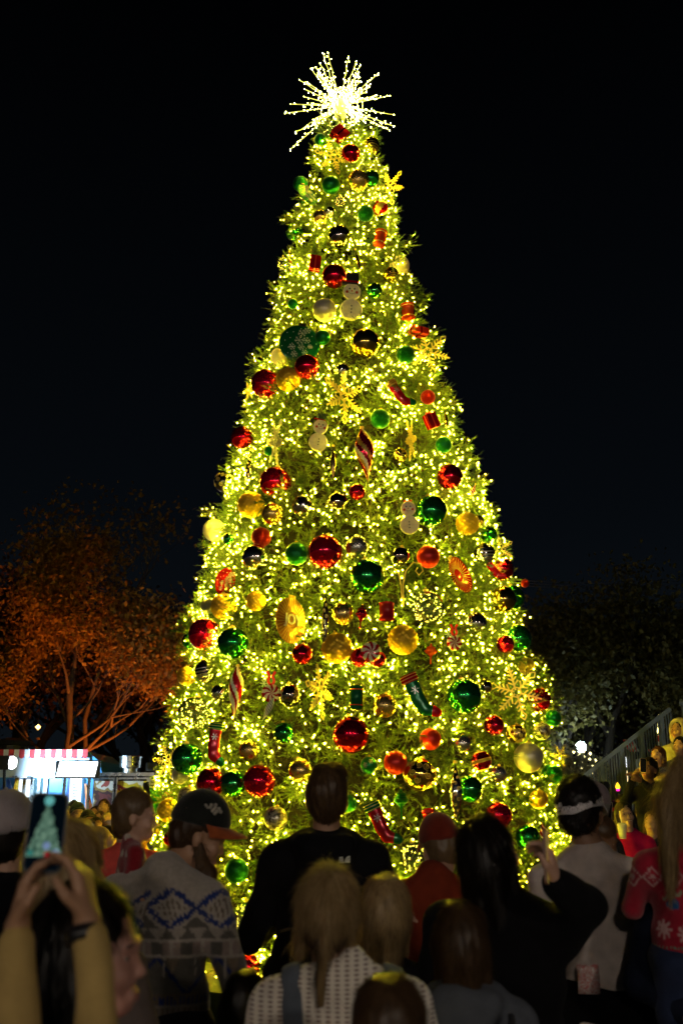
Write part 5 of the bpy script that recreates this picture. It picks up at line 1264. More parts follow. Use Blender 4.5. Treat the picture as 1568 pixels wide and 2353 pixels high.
    if face:
        for e in (-1, 1):
            b = MB(); b.lathe([(.001, -.0075), (.009, -.003), (.0095, .001), (.006, .005), (.001, .0065)], 12, M=Matrix.Rotation(-PI/2, 4, 'X')); p_ = hp(e*.030, .0745, .122)
            o = link('eye', b.mesh('eye', [EYEW]), root, loc=Vector(p_), rot=Rq, scale=k_*1.02)
            b = MB(); b.lathe([(.0052, .0), (.001, .0018)], 10, M=Matrix.Translation((0, .0065, 0)) @ Matrix.Rotation(-PI/2, 4, 'X')); link('iris', b.mesh('iris', [EYE]), o)
            b = MB(); b.tube([(-.016, -.004, 0), (0, .002, .004), (.016, -.006, -.001)], .0028, 5); o = link('eyebrow', b.mesh('eyebrow', [HR[hair]]), root, loc=Vector(hp(e*.030, .0875, .143)), rot=Rq, scale=(k_*e*-1 if e > 0 else k_, k_, k_))
        b = MB(); w_ = .020+.010*smile; op = .004+(.007 if smile > 1 else .003*smile)
        b.tube([(w_*math.cos(a), -.010*math.cos(a)**2, op*math.sin(a)+.006*smile*math.cos(a)**2) for a in np.linspace(0, 2*PI, 13)], .0032, 5, caps=False); o = link('lips', b.mesh('lips', [LIP]), root, loc=Vector(hp(0, .094, .053)), rot=Rq, scale=k_)
        if smile:
            b = MB(); b.lathe([(.0005, -.001), (w_*.95, 0), (w_*.9, .001), (.0005, .003)], 14, M=Matrix.Translation((0, -.003, .002*smile)) @ Matrix.Diagonal((1, 1, op*1.2/w_, 1)) @ Matrix.Rotation(-PI/2, 4, 'X')); link('teeth' if smile < 2 else 'open_mouth', b.mesh('mouth', [TEETH if smile < 2 else MOUTH]), root, loc=Vector(hp(0, .094, .053)), rot=Rq, scale=k_)
    if glasses:
        b = MB()
        for e in (-1, 1): b.tube([(e*.032+.024*math.cos(a), 0, .018*math.sin(a)) for a in np.linspace(0, 2*PI, 13)], .0022, 4, caps=False); b.tube([(e*.056, 0, .004), (e*.074, -.10, .006)], .002, 4)
        b.tube([(-.009, 0, .003), (.009, 0, .003)], .002, 4); link('glasses', b.mesh('glasses', [M['black']]), root, loc=Vector(hp(0, .105, .122)), rot=Rq, scale=k_)
    # ---- hats
    if cap:
        ctype, cc = cap[0], cap[1]; cm_ = cloth(cc, .8, .2); b = MB(); prof = [(.098*math.cos(a)+.001, .115*math.sin(a)) for a in np.linspace(0, PI/2, 12)]
        if ctype in ('front', 'back', 'beanie', 'cap'):
            n_ = 32; inner = [(.090*math.cos(a)+.001, .108*math.sin(a)) for a in np.linspace(PI/2, 0, 8)]
            b.lathe([(.094, -.012)]+prof+[(.001, .114)], n_, M=Matrix.Diagonal((.90, 1.10, 1, 1)))
            o = link('cap', b.mesh('cap', [cm_]), root, loc=Vector(hp(0, -.015, .172)), rot=(Matrix(Rm.tolist()) @ Matrix.Rotation(.12 if ctype != 'back' else -.1, 3, 'X')).to_euler(), scale=k_*1.04)
            sm2 = o.modifiers.new('thickness', 'SOLIDIFY'); sm2.thickness = .004
            if ctype in ('front', 'cap', 'back'):
                b = MB(); sg_ = 1 if ctype != 'back' else -1; nu = 12; vs = []
                for j in range(5):
                    for i in range(nu+1):
                        a = PI*(.5+(i/nu-.5)*.86); r1 = V3(.084*math.cos(a), .098*math.sin(a), 0); ext = .078*j/4*math.sin(a)**.8; vs.append((r1[0]*(1+.06*j/4), sg_*(r1[1]+ext), -.004-.016*(j/4)**1.5-.9*(r1[0]**2)*j))
                b.add(vs, [(j*(nu+1)+i, j*(nu+1)+i+1, (j+1)*(nu+1)+i+1, (j+1)*(nu+1)+i) for j in range(4) for i in range(nu)]); o2 = link('brim', b.mesh('brim', [cloth(cap[2] if len(cap) > 2 else cc, .8, .2)]), o); sm2 = o2.modifiers.new('thickness', 'SOLIDIFY'); sm2.thickness = .004
            b = MB(); b.lathe([(.008, .114), (.006, .120), (.001, .121)], 8); link('button', b.mesh('button', [cm_]), o)
            if len(cap) > 3:
                b = MB()
                for i in range(14): a = i*2.4; r_ = .022*math.sqrt((i+.5)/14); b.lathe([(.001, 0), (.0075, 0.001), (.001, .005)], 6, M=Matrix.Translation((r_*1.5*math.cos(a), 0, r_*math.sin(a)*.8)) @ Matrix.Rotation(PI/2, 4, 'X'))
                sd = cap[3]; link('badge', b.mesh('badge', [cloth((.45, .42, .36), .7)]), o, loc=(sd*.080, .030, .052), rot=(0.25, 0, sd*1.35))
            if ctype == 'back':   # opening over the forehead side shown towards us, with strap
                pass
    if hoodup:
        h = Field(.03*s); E(h, (0, -.02, .15), (.115, .125, .135)); E(h, (0, -.03, .05), (.10, .10, .09), .04); h.cut(hp(0, .11, .12), V3(.075, .10, .10)*k_, Rm, k=.01*s); link('hood', snets(h, vox, 'hood', sm_), root)
    if fn: fn(root, s, hp, k_, Rm)
    return root

def phone(c, rot, size=.15, screen=(.02, .02, .025), es=0., case=(.02, .02, .02), lab='phone', flash=False, pic=None):
    root = empty('phone', c, rot); tag(root, lab, 'phone'); h = size; w = size*.49; t = .009
    # local: screen looks to -Y
    b = MB(); r = .012; pts = []
    for (cx_, cz_, a0) in ((w/2-r, h/2-r, 0), (-w/2+r, h/2-r, PI/2), (-w/2+r, -h/2+r, PI), (w/2-r, -h/2+r, 1.5*PI)):
        pts += [(cx_+r*math.cos(a0+a), cz_+r*math.sin(a0+a)) for a in np.linspace(0, PI/2, 5)]
    n_ = len(pts); b.add([(x, -t/2, z) for x, z in pts]+[(x, t/2, z) for x, z in pts], [tuple(range(n_)), tuple(range(n_, 2*n_))[::-1]]+[(k+n_, (k+1) % n_+n_, (k+1) % n_, k) for k in range(n_)])
    b.build('case', mat('phone_case', case, .35), root)
    b = MB(); b.add([(x*.93, 0, z*.96) for x, z in pts], [tuple(range(n_))]); b.build('screen', pic or mat('phone_screen', screen, .1, emit=screen, es=es), root, loc=(0, -t/2-.0006, 0))
    b = MB()
    for q in range(3): b.lathe([(.008, 0), (.008, .002), (.001, .0025)], 10, M=Matrix.Translation((w*.28-(.016 if q == 2 else 0), t/2, h*.40-.02*(q % 2)-(.01 if q == 2 else 0))) @ Matrix.Rotation(-PI/2, 4, 'X'))
    b.build('lens', M['black'], root)
    if flash:
        b = MB(); b.lathe([(.001, -.004), (.013, 0), (.001, .004)], 10, M=Matrix.Translation((-w*.05, t/2+.002, h*.4))); b.build('flash_led', emit_mat('flash_glow', (.85, .9, 1), flash), root)
    return root
# ------------------------------------------------------------------ patterns on knitwear (print only)
def tri(x, p, o=0.): return np.abs((((x+o)/p) % 1)-.5)*2
def aztec(V):
    x, y, z = V[:, 0], V[:, 1], V[:, 2]+.01; n = len(V); u = x+.45*y*np.sign(x)
    cream = np.array([.30, .265, .23]); grey = np.array([.085, .078, .066]); navy = np.array([.010, .026, .13]); brown = np.array([.105, .08, .055])
    c = np.tile(cream, (n, 1))
    def row(hi, h): return (z < hi) & (z >= hi-h), (z-(hi-h))/h
    def put(m, col): c[m] = col
    m, t = row(1.425, .125); d = tri(u, .19, .05); e = np.abs(np.abs(t-.5)*2-(1-d)); put(m & (e < .17+.07*np.sign(np.sin(z*520+u*200))), navy)
    put(m & (np.abs(t-.5)*2 < (1-d)-.42) & (tri(u+z*.4, .020) > .6), brown); put(m & (t < .55*(d-.45)) , grey)
    m, t = row(1.300, .035); put(m, cream*.85); put(m & (t < 1-tri(u, .075)*1.15), grey)
    m, t = row(1.265, .012); put(m, cream*1.1)
    m, t = row(1.253, .038); put(m, np.array([.22, .17, .15])); put(m & (tri(u, .11) > .62), grey); put(m & (tri(u, .11) < .12), cream)
    m, t = row(1.215, .010); put(m, cream)
    m, t = row(1.205, .115); put(m, grey); put(m & (np.abs(t-tri(u, .23)) < .07), navy*.8); put(m & (tri(u, .115, .03) < .05) & (t > .45), cream*.9); put(m & (t > 1-.45*(1-tri(u, .115)*2.2)), brown*1.3)
    m, t = row(1.090, .030); put(m, brown); put(m & (np.abs(t-.5) < .22+.24*np.sign(np.sin(u*420))), navy)
    m, t = row(1.060, .012); put(m, cream*.6)
    m, t = row(1.048, .028); put(m, brown*.9); put(m & (tri(u, .02) > .6), cream*.5)
    m, t = row(1.020, .130); put(m, brown); d = tri(u, .19, .05); e = np.abs(np.abs(t-.5)*2-(1-d)); put(m & (e < .15), navy*.8); put(m & (np.abs(t-.5)*2 < (1-d)-.45) & (tri(u, .016) > .5), cream*.6); put(m & (t < .5*(d-.5)), grey)
    m, t = row(.890, .030); put(m, cream*.45); put(m & (t < 1-tri(u, .06)), brown*.8)
    put(z < .860, brown); put((z < .84) & (tri(z, .02) > .6), grey); return c
def xmas(V):
    x, y, z = V[:, 0], V[:, 1], V[:, 2]; n = len(V); u = x+.5*y*np.sign(x); c = np.tile(np.array([.34, .010, .03]), (n, 1)); w = np.array([.55, .33, .33])
    zc = 1.335; d = np.abs(z-zc)/.055+tri(u, .105)*0; dd = np.abs(z-zc)/.05 + np.abs((((u/.11) % 1)-.5)*2); c[(dd > .78) & (dd < 1.0) & (np.abs(z-zc) < .055)] = w; c[(dd < .42) & (tri(z, .012) > .5)] = w*.8
    for (uc, zc) in ((-.13, 1.10), (-.02, 1.08), (.11, 1.10), (.22, 1.09)):
        r = np.hypot(u-uc, z-zc); a = np.arctan2(z-zc, u-uc); c[(r < .045*(.35+.65*np.abs(np.cos(4*a)))) ] = w
    for (uc, zc) in ((-.07, 1.215), (.08, 1.225), (.20, 1.22)):
        r = ((u-uc)/.034)**2+((z-zc)/.026)**2; c[r < 1] = (.01, .09, .26); q = (np.abs(z-zc-.038-.25*(u-uc)) < .010) & (np.abs(u-uc) < .05) & (tri(u, .012) > .4); c[q] = (.22, .32, .2)
    c[(np.abs(z-1.02) < .008) & (tri(u, .02) > .5)] = (.12, .3, .22); c[z < .95] = (.42, .03, .02); return c
def spots(V):
    c = np.tile(np.array([.20, .006, .014]), (len(V), 1)); g = (np.hypot((V[:, 0] % .11)-.055, (V[:, 2] % .12)-.06) < .024); c[g] = (.5, .45, .38); return c
def logo_text(body, size, m, parent, loc, rot, name='lettering'):
    cu = bpy.data.curves.new('text', 'FONT'); cu.body = body; cu.size = size; cu.extrude = .0015; cu.align_x = 'CENTER'; cu.align_y = 'CENTER'; tmp = bpy.data.objects.new('t', cu); COL.objects.link(tmp)
    me = bpy.data.meshes.new_from_object(tmp.evaluated_get(bpy.context.evaluated_depsgraph_get())); bpy.data.objects.remove(tmp); me.materials.clear(); me.materials.append(m); return link(name, me, parent, loc=loc, rot=rot)

# ------------------------------------------------------------------ foreground people
# bearded man with cap and patterned sweater
def f_logo(root, s, hp, k_, Rm): pass
person('bearded man in dark cap and blue zigzag patterned sweater, looking down', 505, 1828, 3.8, H=1.74, tz=0., rot=-.35, sk='tan', hair='brown', style='short', head=(-.34, -1.10, 0), hoff=(.045, .085, -.030), xoff=-.19, sw=1.15, girth=1.15,
       pattern=aztec, vox=.0085, cap=('front', (.012, .014, .012), (.30, .07, .02), 1), beard=True, L=((-.27, .02, 1.12), (-.20, .26, 1.12)), R=((.29, .02, 1.08), (.20, .26, .95)), hairN=500, hairL=.015, pants=(.015, .015, .02), fold=.007, hemz=.86)
# toddler on his arm
person('toddler with short brown hair in red top carried on an arm', 312, 1836, 3.95, H=.92, rot=-1.25, sk='fair', hair='lightbrown', style='short', hs=1.50, head=(-.05, -.25, 0), pattern=spots, vox=.008, hairN=1500, hairL=.02, L=((-.22, .1, 1.2), (-.12, .3, 1.3)), hoff=(0, 0, -.06), xoff=.0)
# tall man in black jacket
def tnf(root, s, hp, k_, Rm):
    b = MB()
    for r0, r1 in ((.016, .021), (.0085, .0135), (.002, .006)):
        n_ = 9; A = [(-.002+r*math.cos(a), 0, r*math.sin(a)) for r in (r0, r1) for a in np.linspace(PI/2, PI, n_)]
        b.add([(x+.012, 0, z-.008) for x, _, z in A], [(i, i+1, n_+i+1, n_+i) for i in range(n_-1)])
    for q in range(3): b.box((-.026, 0, -.006+.007*q), (.020-.004*q, .0005, .0035))
    tp = [q for q in root.children if q.name.startswith('top')][0].data; from mathutils.bvhtree import BVHTree as BV; hh = BV.FromPolygons([v.co for v in tp.vertices], [tuple(p.vertices) for p in tp.polygons]).ray_cast(Vector((.082*s, -1, 1.395*s)), Vector((0, 1, 0)))
    o = b.build('back_emblem', cloth((.75, .75, .75), .7, 0), root, loc=hh[0]+hh[1]*.004, rot=hh[1].to_track_quat('-Y', 'Z').to_euler(), scale=1.15*s); sm = o.modifiers.new('thickness', 'SOLIDIFY'); sm.thickness = .003; sm.offset = 0
person('tall man with short hair in a plain black jacket, seen from behind', 750, 1762, 4.45, rot=.0, sk='tan', hair='brown', style='quiff', head=(.18, 0, .02), sw=1.12, girth=1.35, shirt=(.006, .006, .007), coat=.016, vox=.0095, hairN=2600, hairL=.02, hood=True,
       L=((-.30, .02, 1.10), (-.20, .28, 1.14)), R=((.30, .02, 1.10), (.20, .28, 1.14)), fn=tnf, hemz=.9, fold=.008)
# woman in cream knit with carrier straps
kn = mat('cream_knit', (.50, .44, .36), .95, 0, .1, 30, bump=.8, bscale=120, sheen=.3); N = kn.node_tree.nodes; Lk = kn.node_tree.links
wv = N.new('ShaderNodeTexWave'); wv.wave_type = 'BANDS'; wv.bands_direction = 'X'; wv.inputs['Scale'].default_value = 14; wv.inputs['Distortion'].default_value = .6; tc_ = N.new('ShaderNodeTexCoord'); Lk.new(tc_.outputs['Object'], wv.inputs['Vector'])
wz = N.new('ShaderNodeTexWave'); wz.bands_direction = 'Z'; wz.inputs['Scale'].default_value = 32; Lk.new(tc_.outputs['Object'], wz.inputs['Vector'])
mu = N.new('ShaderNodeMath'); mu.operation = 'MULTIPLY'; Lk.new(wv.outputs['Fac'], mu.inputs[0]); Lk.new(wz.outputs['Fac'], mu.inputs[1]); mr_ = N.new('ShaderNodeMix'); mr_.data_type = 'RGBA'; mr_.inputs[6].default_value = (.80, .74, .64, 1); mr_.inputs[7].default_value = (.17, .10, .08, 1)
mp_ = N.new('ShaderNodeMapRange'); mp_.inputs[1].default_value = .25; mp_.inputs[2].default_value = .7; Lk.new(mu.outputs[0], mp_.inputs[0]); Lk.new(mp_.outputs[0], mr_.inputs[0]); Lk.new(mr_.outputs[2], N['Principled BSDF'].inputs['Base Color'])
kw = person('woman with half tied blond hair in a cream openwork sweater', 735, 1972, 2.62, rot=0, xoff=.055, hs=.90,  sk='fair', hair='blond', style='half', head=(.10, .05, .10), hoff=(-.055, 0, 0), sw=1.1, girth=.95, shirt_mat=kn, vox=.0068, hairN=5200, hairL=.06, L=((-.27, .04, 1.10), (-.12, .26, 1.10)), R=((.26, .04, 1.10), (.12, .26, 1.10)), fold=.005)
s_ = kw.location; z0 = 1.555/1.75
ca = empty('baby_carrier', tuple(s_)); tag(ca, 'grey carrier straps crossing the back of the cream sweater', 'baby carrier'); strapm = cloth((.10, .12, .15), .7, .2)
from mathutils.bvhtree import BVHTree
tm = [o for o in kw.children if o.name.startswith('top')][0].data; bvh = BVHTree.FromPolygons([v.co for v in tm.vertices], [tuple(p.vertices) for p in tm.polygons])
for e in (-1, 1):
    P = []; NN = []
    for (x, y) in ((.128, .10), (.130, .05), (.133, 0), (.133, -.035)):
        h_ = bvh.ray_cast(Vector((e*x*z0, y*z0, 2)), Vector((0, 0, -1)))
        if h_[0] is not None: P.append(h_[0]+h_[1]*.014); NN.append(h_[1])
    for (x, z) in ((.131, 1.37), (.122, 1.32), (.10, 1.26), (.065, 1.19), (.02, 1.12), (-.035, 1.05), (-.09, .99)):
        h_ = bvh.ray_cast(Vector((e*x*z0, -1, z*z0)), Vector((0, 1, 0)))
        if h_[0] is not None: P.append(h_[0]+h_[1]*(.014+(.008 if e > 0 else 0)*(z < 1.2))); NN.append(h_[1])
    vs = []
    for i, p in enumerate(P):
        d = (P[min(i+1, len(P)-1)]-P[max(i-1, 0)]).normalized(); w_ = d.cross(NN[i]).normalized()*.030*z0; vs += [p-w_, p+w_]
    b = MB(); b.add(vs, [(2*i, 2*i+1, 2*i+3, 2*i+2) for i in range(len(P)-1)]); o = b.build('strap', strapm, ca, smooth=True); sm = o.modifiers.new('thickness', 'SOLIDIFY'); sm.thickness = .014; sm.offset = 0; su = o.modifiers.new('round', 'SUBSURF'); su.levels = 2; su.render_levels = 2
b = MB(); b.tube([(-.17*z0, -.10, .95*z0), (0, -.135, .96*z0), (.17*z0, -.10, .95*z0)], .03, 8); b.build('waist_belt', strapm, ca, smooth=True)
# blond child with black top
person('small child with blond bobbed hair in a black top', 873, 2028, 3.45, rot=-.1, sk='fair', hair='blond', style='child', hs=1.10, head=(.12, .15, .08), sw=1.0, shirt=(.008, .008, .01), vox=.008, hairN=3600, hairL=.045)
# rust sweater man with backwards cap
person('man in rust sweater with orange cap worn backwards', 1030, 1892, 4.5, H=1.66, tz=0., rot=.15, sk='fair', hair='lightbrown', style='short', head=(-.25, .1, -.1), hoff=(.075, .08, -.04), xoff=-.07, sw=1.12, girth=1.25, shirt=(.17, .026, .010), vox=.009, cap=('front', (.17, .022, .010)), L=((-.28, .05, 1.12), (-.15, .28, 1.08)), fold=.009)
# long haired woman in black coat, phone held up
hand_w = at(1262, 2010, 3.05)
def local(p, o, rot): q = Matrix.Rotation(-rot, 3, 'Z') @ (Vector(p)-Vector(o)); return q
o6 = at(1105, 1866, 3.3); rt = -.35; H6 = o6.z; s6 = H6/1.75; o6b = (o6.x+.05, 3.3, 0)
el = local(at(1345, 2085, 3.12), o6b, rt)/s6; wr = local(at(1275, 2030, 3.0), o6b, rt)/s6
person('woman with long dark hair in a black coat holding up a phone', 1105, 1866, 3.3, rot=rt, xoff=.05, sk='fair', hair='black', style='long', head=(.22, -.55, 0), hoff=(-.01, 0, 0), sw=1.05, girth=1.3, coat=.022, shirt=(.005, .005, .006), vox=.0072, hairN=4200, hairL=.06, long=.20, hs=.95,
       R=(tuple(el), tuple(wr), (-1., -.1, .1), (-.15, .1, 1.), .95), L=((-.27, .04, 1.10), (-.15, .25, 1.05)), fold=.008, hemz=.75)
c = at(1254, 1968, 2.99); phone(c, (0, .09, 1.25), .15, case=(.20, .10, .06), lab='phone held up in the hand of the long haired woman', screen=(.25, .18, .04), es=.6)
# child with brown hair and grey hoodie
person('child with tousled brown hair in a grey hooded sweatshirt', 1058, 2070, 2.95, rot=-.1, sk='fair', hair='brown', style='child', hs=.97, head=(.1, -.1, 0), sw=1.0, girth=1.1, shirt=(.085, .095, .115), vox=.0075, hairN=4200, hairL=.045, hood=True, coat=.008, fold=.008)
b = MB(); cx = at(1120, 2220, 2.8); b.bar((0, 0, 0), (.03, .02, -.75), .045, .012); tag(b.build('shoulder_strap', M['black'], loc=(cx.x+.055, 2.80, 1.17)), 'narrow black bag strap over the grey hooded sweatshirt', 'bag strap')
# man with white visor
def visor(root, s, hp, k_, Rm):
    b = MB(); n_ = 30; vs = []
    for i in range(n_+1):
        a = 2*PI*i/n_; r = (.083, .100); back = max(0, -math.sin(a)); lo_ = -.018-.020*(1-abs(math.cos(a)))*(1 if math.sin(a) < 0 else .2); hi_ = .018*(1 if math.sin(a) > -.2 else .55+.45*abs(math.cos(a)))
        vs += [(r[0]*math.cos(a), r[1]*math.sin(a), lo_), (r[0]*math.cos(a)*.995, r[1]*math.sin(a)*.995, hi_)]
    b.add(vs, [(2*i, 2*i+2, 2*i+3, 2*i+1) for i in range(n_)]); o = link('visor_band', b.mesh('visor_band', [cloth((.82, .78, .80), .7, .1)]), root, loc=Vector(hp(0, -.015, .150)), rot=(Matrix(Rm.tolist()) @ Matrix.Rotation(-.15, 3, 'X') @ Matrix.Rotation(-.22, 3, 'Y')).to_euler(), scale=k_*1.10); sm = o.modifiers.new('thickness', 'SOLIDIFY'); sm.thickness = .003; sm.offset = 1
    b = MB(); vs = []; nu = 10
    for j in range(4):
        for i in range(nu+1): a = PI*(.5+(i/nu-.5)*.8); vs.append((.083*math.cos(a), .10*math.sin(a)+.07*j/3*math.sin(a), -.01-.02*j/3))
    b.add(vs, [(j*(nu+1)+i, j*(nu+1)+i+1, (j+1)*(nu+1)+i+1, (j+1)*(nu+1)+i) for j in range(3) for i in range(nu)]); o2 = link('brim', b.mesh('brim', [cloth((.82, .78, .80), .7, .1)]), o); sm = o2.modifiers.new('thickness', 'SOLIDIFY'); sm.thickness = .003
person('man with curly dark hair, white visor and pale long sleeved shirt', 1300, 1792, 4.2, rot=-.25, xoff=.10, sk='tan', hair='black', style='curly', head=(.05, -.25, .0), hoff=(-.045, 0, 0), sw=1.12, girth=1.2, shirt=(.62, .54, .50), vox=.009, hairN=2600, hairL=.014, fn=visor,
       R=((.33, .10, 1.12), (.42, .28, 1.00)), L=((-.26, .05, 1.13), (-.12, .28, 1.1)), pants=(.004, .004, .005), fold=.011, hemz=.82, coat=.008)
b = MB()
vs = [(x*.02, .006*math.sin(x*1.9+z), -z*.025) for z in range(5) for x in range(-2, 3)]; b.add(vs, [(r*5+c_, r*5+c_+1, (r+1)*5+c_+1, (r+1)*5+c_) for r in range(4) for c_ in range(4)])
pl = foodmat('plaid_print', [(.5, .45, .42), (.42, .1, .1), (.5, .45, .42), (.42, .1, .1), (.5, .45, .42)], 60, 1); o = b.build('plaid_cloth', pl, loc=at(1348, 2215, 3.98), smooth=True); sm = o.modifiers.new('thickness', 'SOLIDIFY'); sm.thickness = .004
tag(o, 'small red and white plaid cloth hanging from a back pocket', 'cloth')
person('small child in a maroon top leaning over the shoulder of the visor man', 1362, 1905, 4.45, H=.85, rot=-1.9, sk='brown', hair='brown', style='short', hs=1.45, head=(-.35, 0, 0), shirt=(.10, .008, .012), vox=.010, girth=1.2, L=((-.3, .2, 1.25), (-.2, .45, 1.2)), R=((.3, .2, 1.25), (.35, .45, 1.15)))
# girl with ponytail, red sweater, carried
person('girl with a high blond ponytail in a red Christmas sweater', 1536, 1812, 3.65, H=1.22, rot=.1, xoff=.03, sk='fair', hair='blond', style='pony', hs=1.32, head=(.05, -.15, 0), pattern=xmas, vox=.0068, sw=1.15, girth=1.25, hairN=5200, hairL=.12, hoff=(0, 0, -.01), pants=(.02, .03, .07), L=((-.24, .12, 1.18), (-.1, .3, 1.3)), coat=.008, fold=.007)
person('adult in dark navy clothes holding the ponytail girl at the right edge', 1640, 1800, 3.85, rot=.2, sk='fair', hair='brown', style='short', shirt=(.01, .014, .03), pants=(.008, .012, .03), sw=1.3, girth=1.5, coat=.03, vox=.012, L=((-.36, -.02, 1.10), (-.30, -.22, 1.02), (0, 0, 1)))
# person with grey cap at left
person('person in grey cap and black jacket at the left edge', 30, 1838, 3.6, rot=-.15, sk='fair', hair='black', style='short', head=(.1, 0, 0), shirt=(.006, .006, .008), sw=1.2, girth=1.35, coat=.03, vox=.010, cap=('front', (.30, .26, .27)), hairN=600, hairL=.015)
person('woman with straw blond hair between the raised phone and the toddler', 172, 1912, 2.8, rot=-.2, sk='fair', hair='blond', style='bob', head=(.1, -.2, 0), shirt=(.14, .11, .10), vox=.009, sw=1.1, hairN=3000, hairL=.06, hs=1.12)
# dark haired woman, profile, very near
person('woman with dark hair turned in profile low at the left', 262, 2070, 2.02, rot=-.9, sk='pink', hair='black', style='long', head=(.02, -.72, 0), hoff=(.0, .0, 0), shirt=(.35, .02, .03), vox=.0062, long=.14, hairN=2500, hairL=.06, xoff=-.035, L=((-.22, .02, 1.13), (-.15, .2, 1.05)), collar=1, hs=1.12)
# phone photographer: only hands, forearms and the phone rise into view
pc = at(107, 1912, 1.80)
oA = (at(150, 2352, 1.25).x, 1.22, 0); HA = 1.40; sA = HA/1.75
def la(px_, py_, Y_): return tuple(Vector(at(px_, py_, Y_)-Vector(oA))/sA)
person('person in tan sleeves holding a phone up high at the far left', 150, 2352, 1.22, H=HA, tz=0., rot=0, sk='tan', hair='black', style='short', shirt=(.40, .28, .10), vox=.0062, sw=1.0, girth=1.0, coat=.003,
       R=(la(222, 2460, 1.68), la(190, 2112, 1.74), (-1., .15, .0), (-.24, .12, 1.), .62, 1), L=(la(20, 2460, 1.70), la(30, 2130, 1.78), (1., .15, .0), (.12, .12, 1.), .62, -1), curl=.6, sleeves=.93)
b = MB(); e0 = at(190, 2112, 1.74); e1 = at(222, 2460, 1.68); d_ = (e1-e0).normalized(); b.tube([e0+d_*.012-e0, e0+d_*.036-e0], [.0285, .030], 20); tag(b.build('wristband', M['black'], loc=e0, smooth=True), 'wide black band on the wrist below the raised phone', 'wristband')
def screenmat():
    m = bpy.data.materials.new('phone_picture'); m.use_nodes = True; N = m.node_tree.nodes; L = m.node_tree.links; N.clear(); o = N.new('ShaderNodeOutputMaterial'); e = N.new('ShaderNodeEmission'); e.inputs[1].default_value = .42
    t = N.new('ShaderNodeTexCoord'); sp = N.new('ShaderNodeSeparateXYZ'); L.new(t.outputs['Object'], sp.inputs[0])
    def mth(op, a, b=None, c=None):
        n = N.new('ShaderNodeMath'); n.operation = op
        for i, q in enumerate((a, b, c)):
            if q is None: continue
            if isinstance(q, (int, float)): n.inputs[i].default_value = q
            else: L.new(q, n.inputs[i])
        return n.outputs[0]
    ax_ = mth('ABSOLUTE', sp.outputs[0]); nn = N.new('ShaderNodeTexNoise'); nn.inputs['Scale'].default_value = 110; L.new(t.outputs['Object'], nn.inputs['Vector']); hw = mth('ADD', mth('MULTIPLY', mth('SUBTRACT', .052, sp.outputs[2]), .34), mth('MULTIPLY', mth('SUBTRACT', nn.outputs['Fac'], .5), .014)); inside = mth('MULTIPLY', mth('LESS_THAN', ax_, hw), mth('GREATER_THAN', sp.outputs[2], -.040))
    n = N.new('ShaderNodeTexNoise'); n.inputs['Scale'].default_value = 160; L.new(t.outputs['Object'], n.inputs['Vector']); r = N.new('ShaderNodeValToRGB'); r.color_ramp.elements[0].color = (.02, .10, .07, 1); r.color_ramp.elements[1].color = (.35, .60, .42, 1); r.color_ramp.elements[0].position = .35; r.color_ramp.elements[1].position = .65
    L.new(n.outputs['Fac'], r.inputs[0])
    def dot(cx_, cz_, rad): 
        dx = mth('SUBTRACT', sp.outputs[0], cx_); dz = mth('SUBTRACT', sp.outputs[2], cz_); return mth('LESS_THAN', mth('SQRT', mth('ADD', mth('MULTIPLY', dx, dx), mth('MULTIPLY', dz, dz))), rad)
    mx = N.new('ShaderNodeMix'); mx.data_type = 'RGBA'; L.new(inside, mx.inputs[0]); mx.inputs[6].default_value = (.002, .006, .010, 1); L.new(r.outputs[0], mx.inputs[7]); cur = mx.outputs[2]
    for (cx_, cz_, rad, col) in ((0, .052, .008, (.25, .9, .85)), (.004, -.022, .006, (.35, .5, .9)), (.020, -.034, .007, (.45, .7, 1.)), (-.022, -.034, .005, (.05, .35, .3)), (.006, -.036, .005, (.5, .02, .03))):
        q = N.new('ShaderNodeMix'); q.data_type = 'RGBA'; L.new(dot(cx_, cz_, rad), q.inputs[0]); L.new(cur, q.inputs[6]); q.inputs[7].default_value = (*col, 1); cur = q.outputs[2]
    L.new(cur, e.inputs[0]); L.new(e.outputs[0], o.inputs[0]); return m
phone(pc, (-.06, .03, .10), .132, lab='large phone held up at the left, its screen showing the lit tree', pic=screenmat())
# near heads along the bottom edge
person('head of a person with dark brown hair at the bottom middle', 890, 2272, 2.1, rot=0, sk='fair', hair='brown', style='short', hs=1.1, shirt=(.02, .02, .02), vox=.009, hairN=2600, hairL=.03)
person('small dark haired child half hidden beside the cream sweater', 566, 2248, 3.1, rot=-.1, sk='fair', hair='black', style='bob', hs=1.1, shirt=(.02, .02, .02), vox=.012, hairN=600)
person('person in coral coat behind the toddler', 296, 1846, 6.3, rot=-.3, sk='fair', hair='brown', style='short', shirt=(.75, .10, .08), coat=.02, sw=1.2, vox=.012)

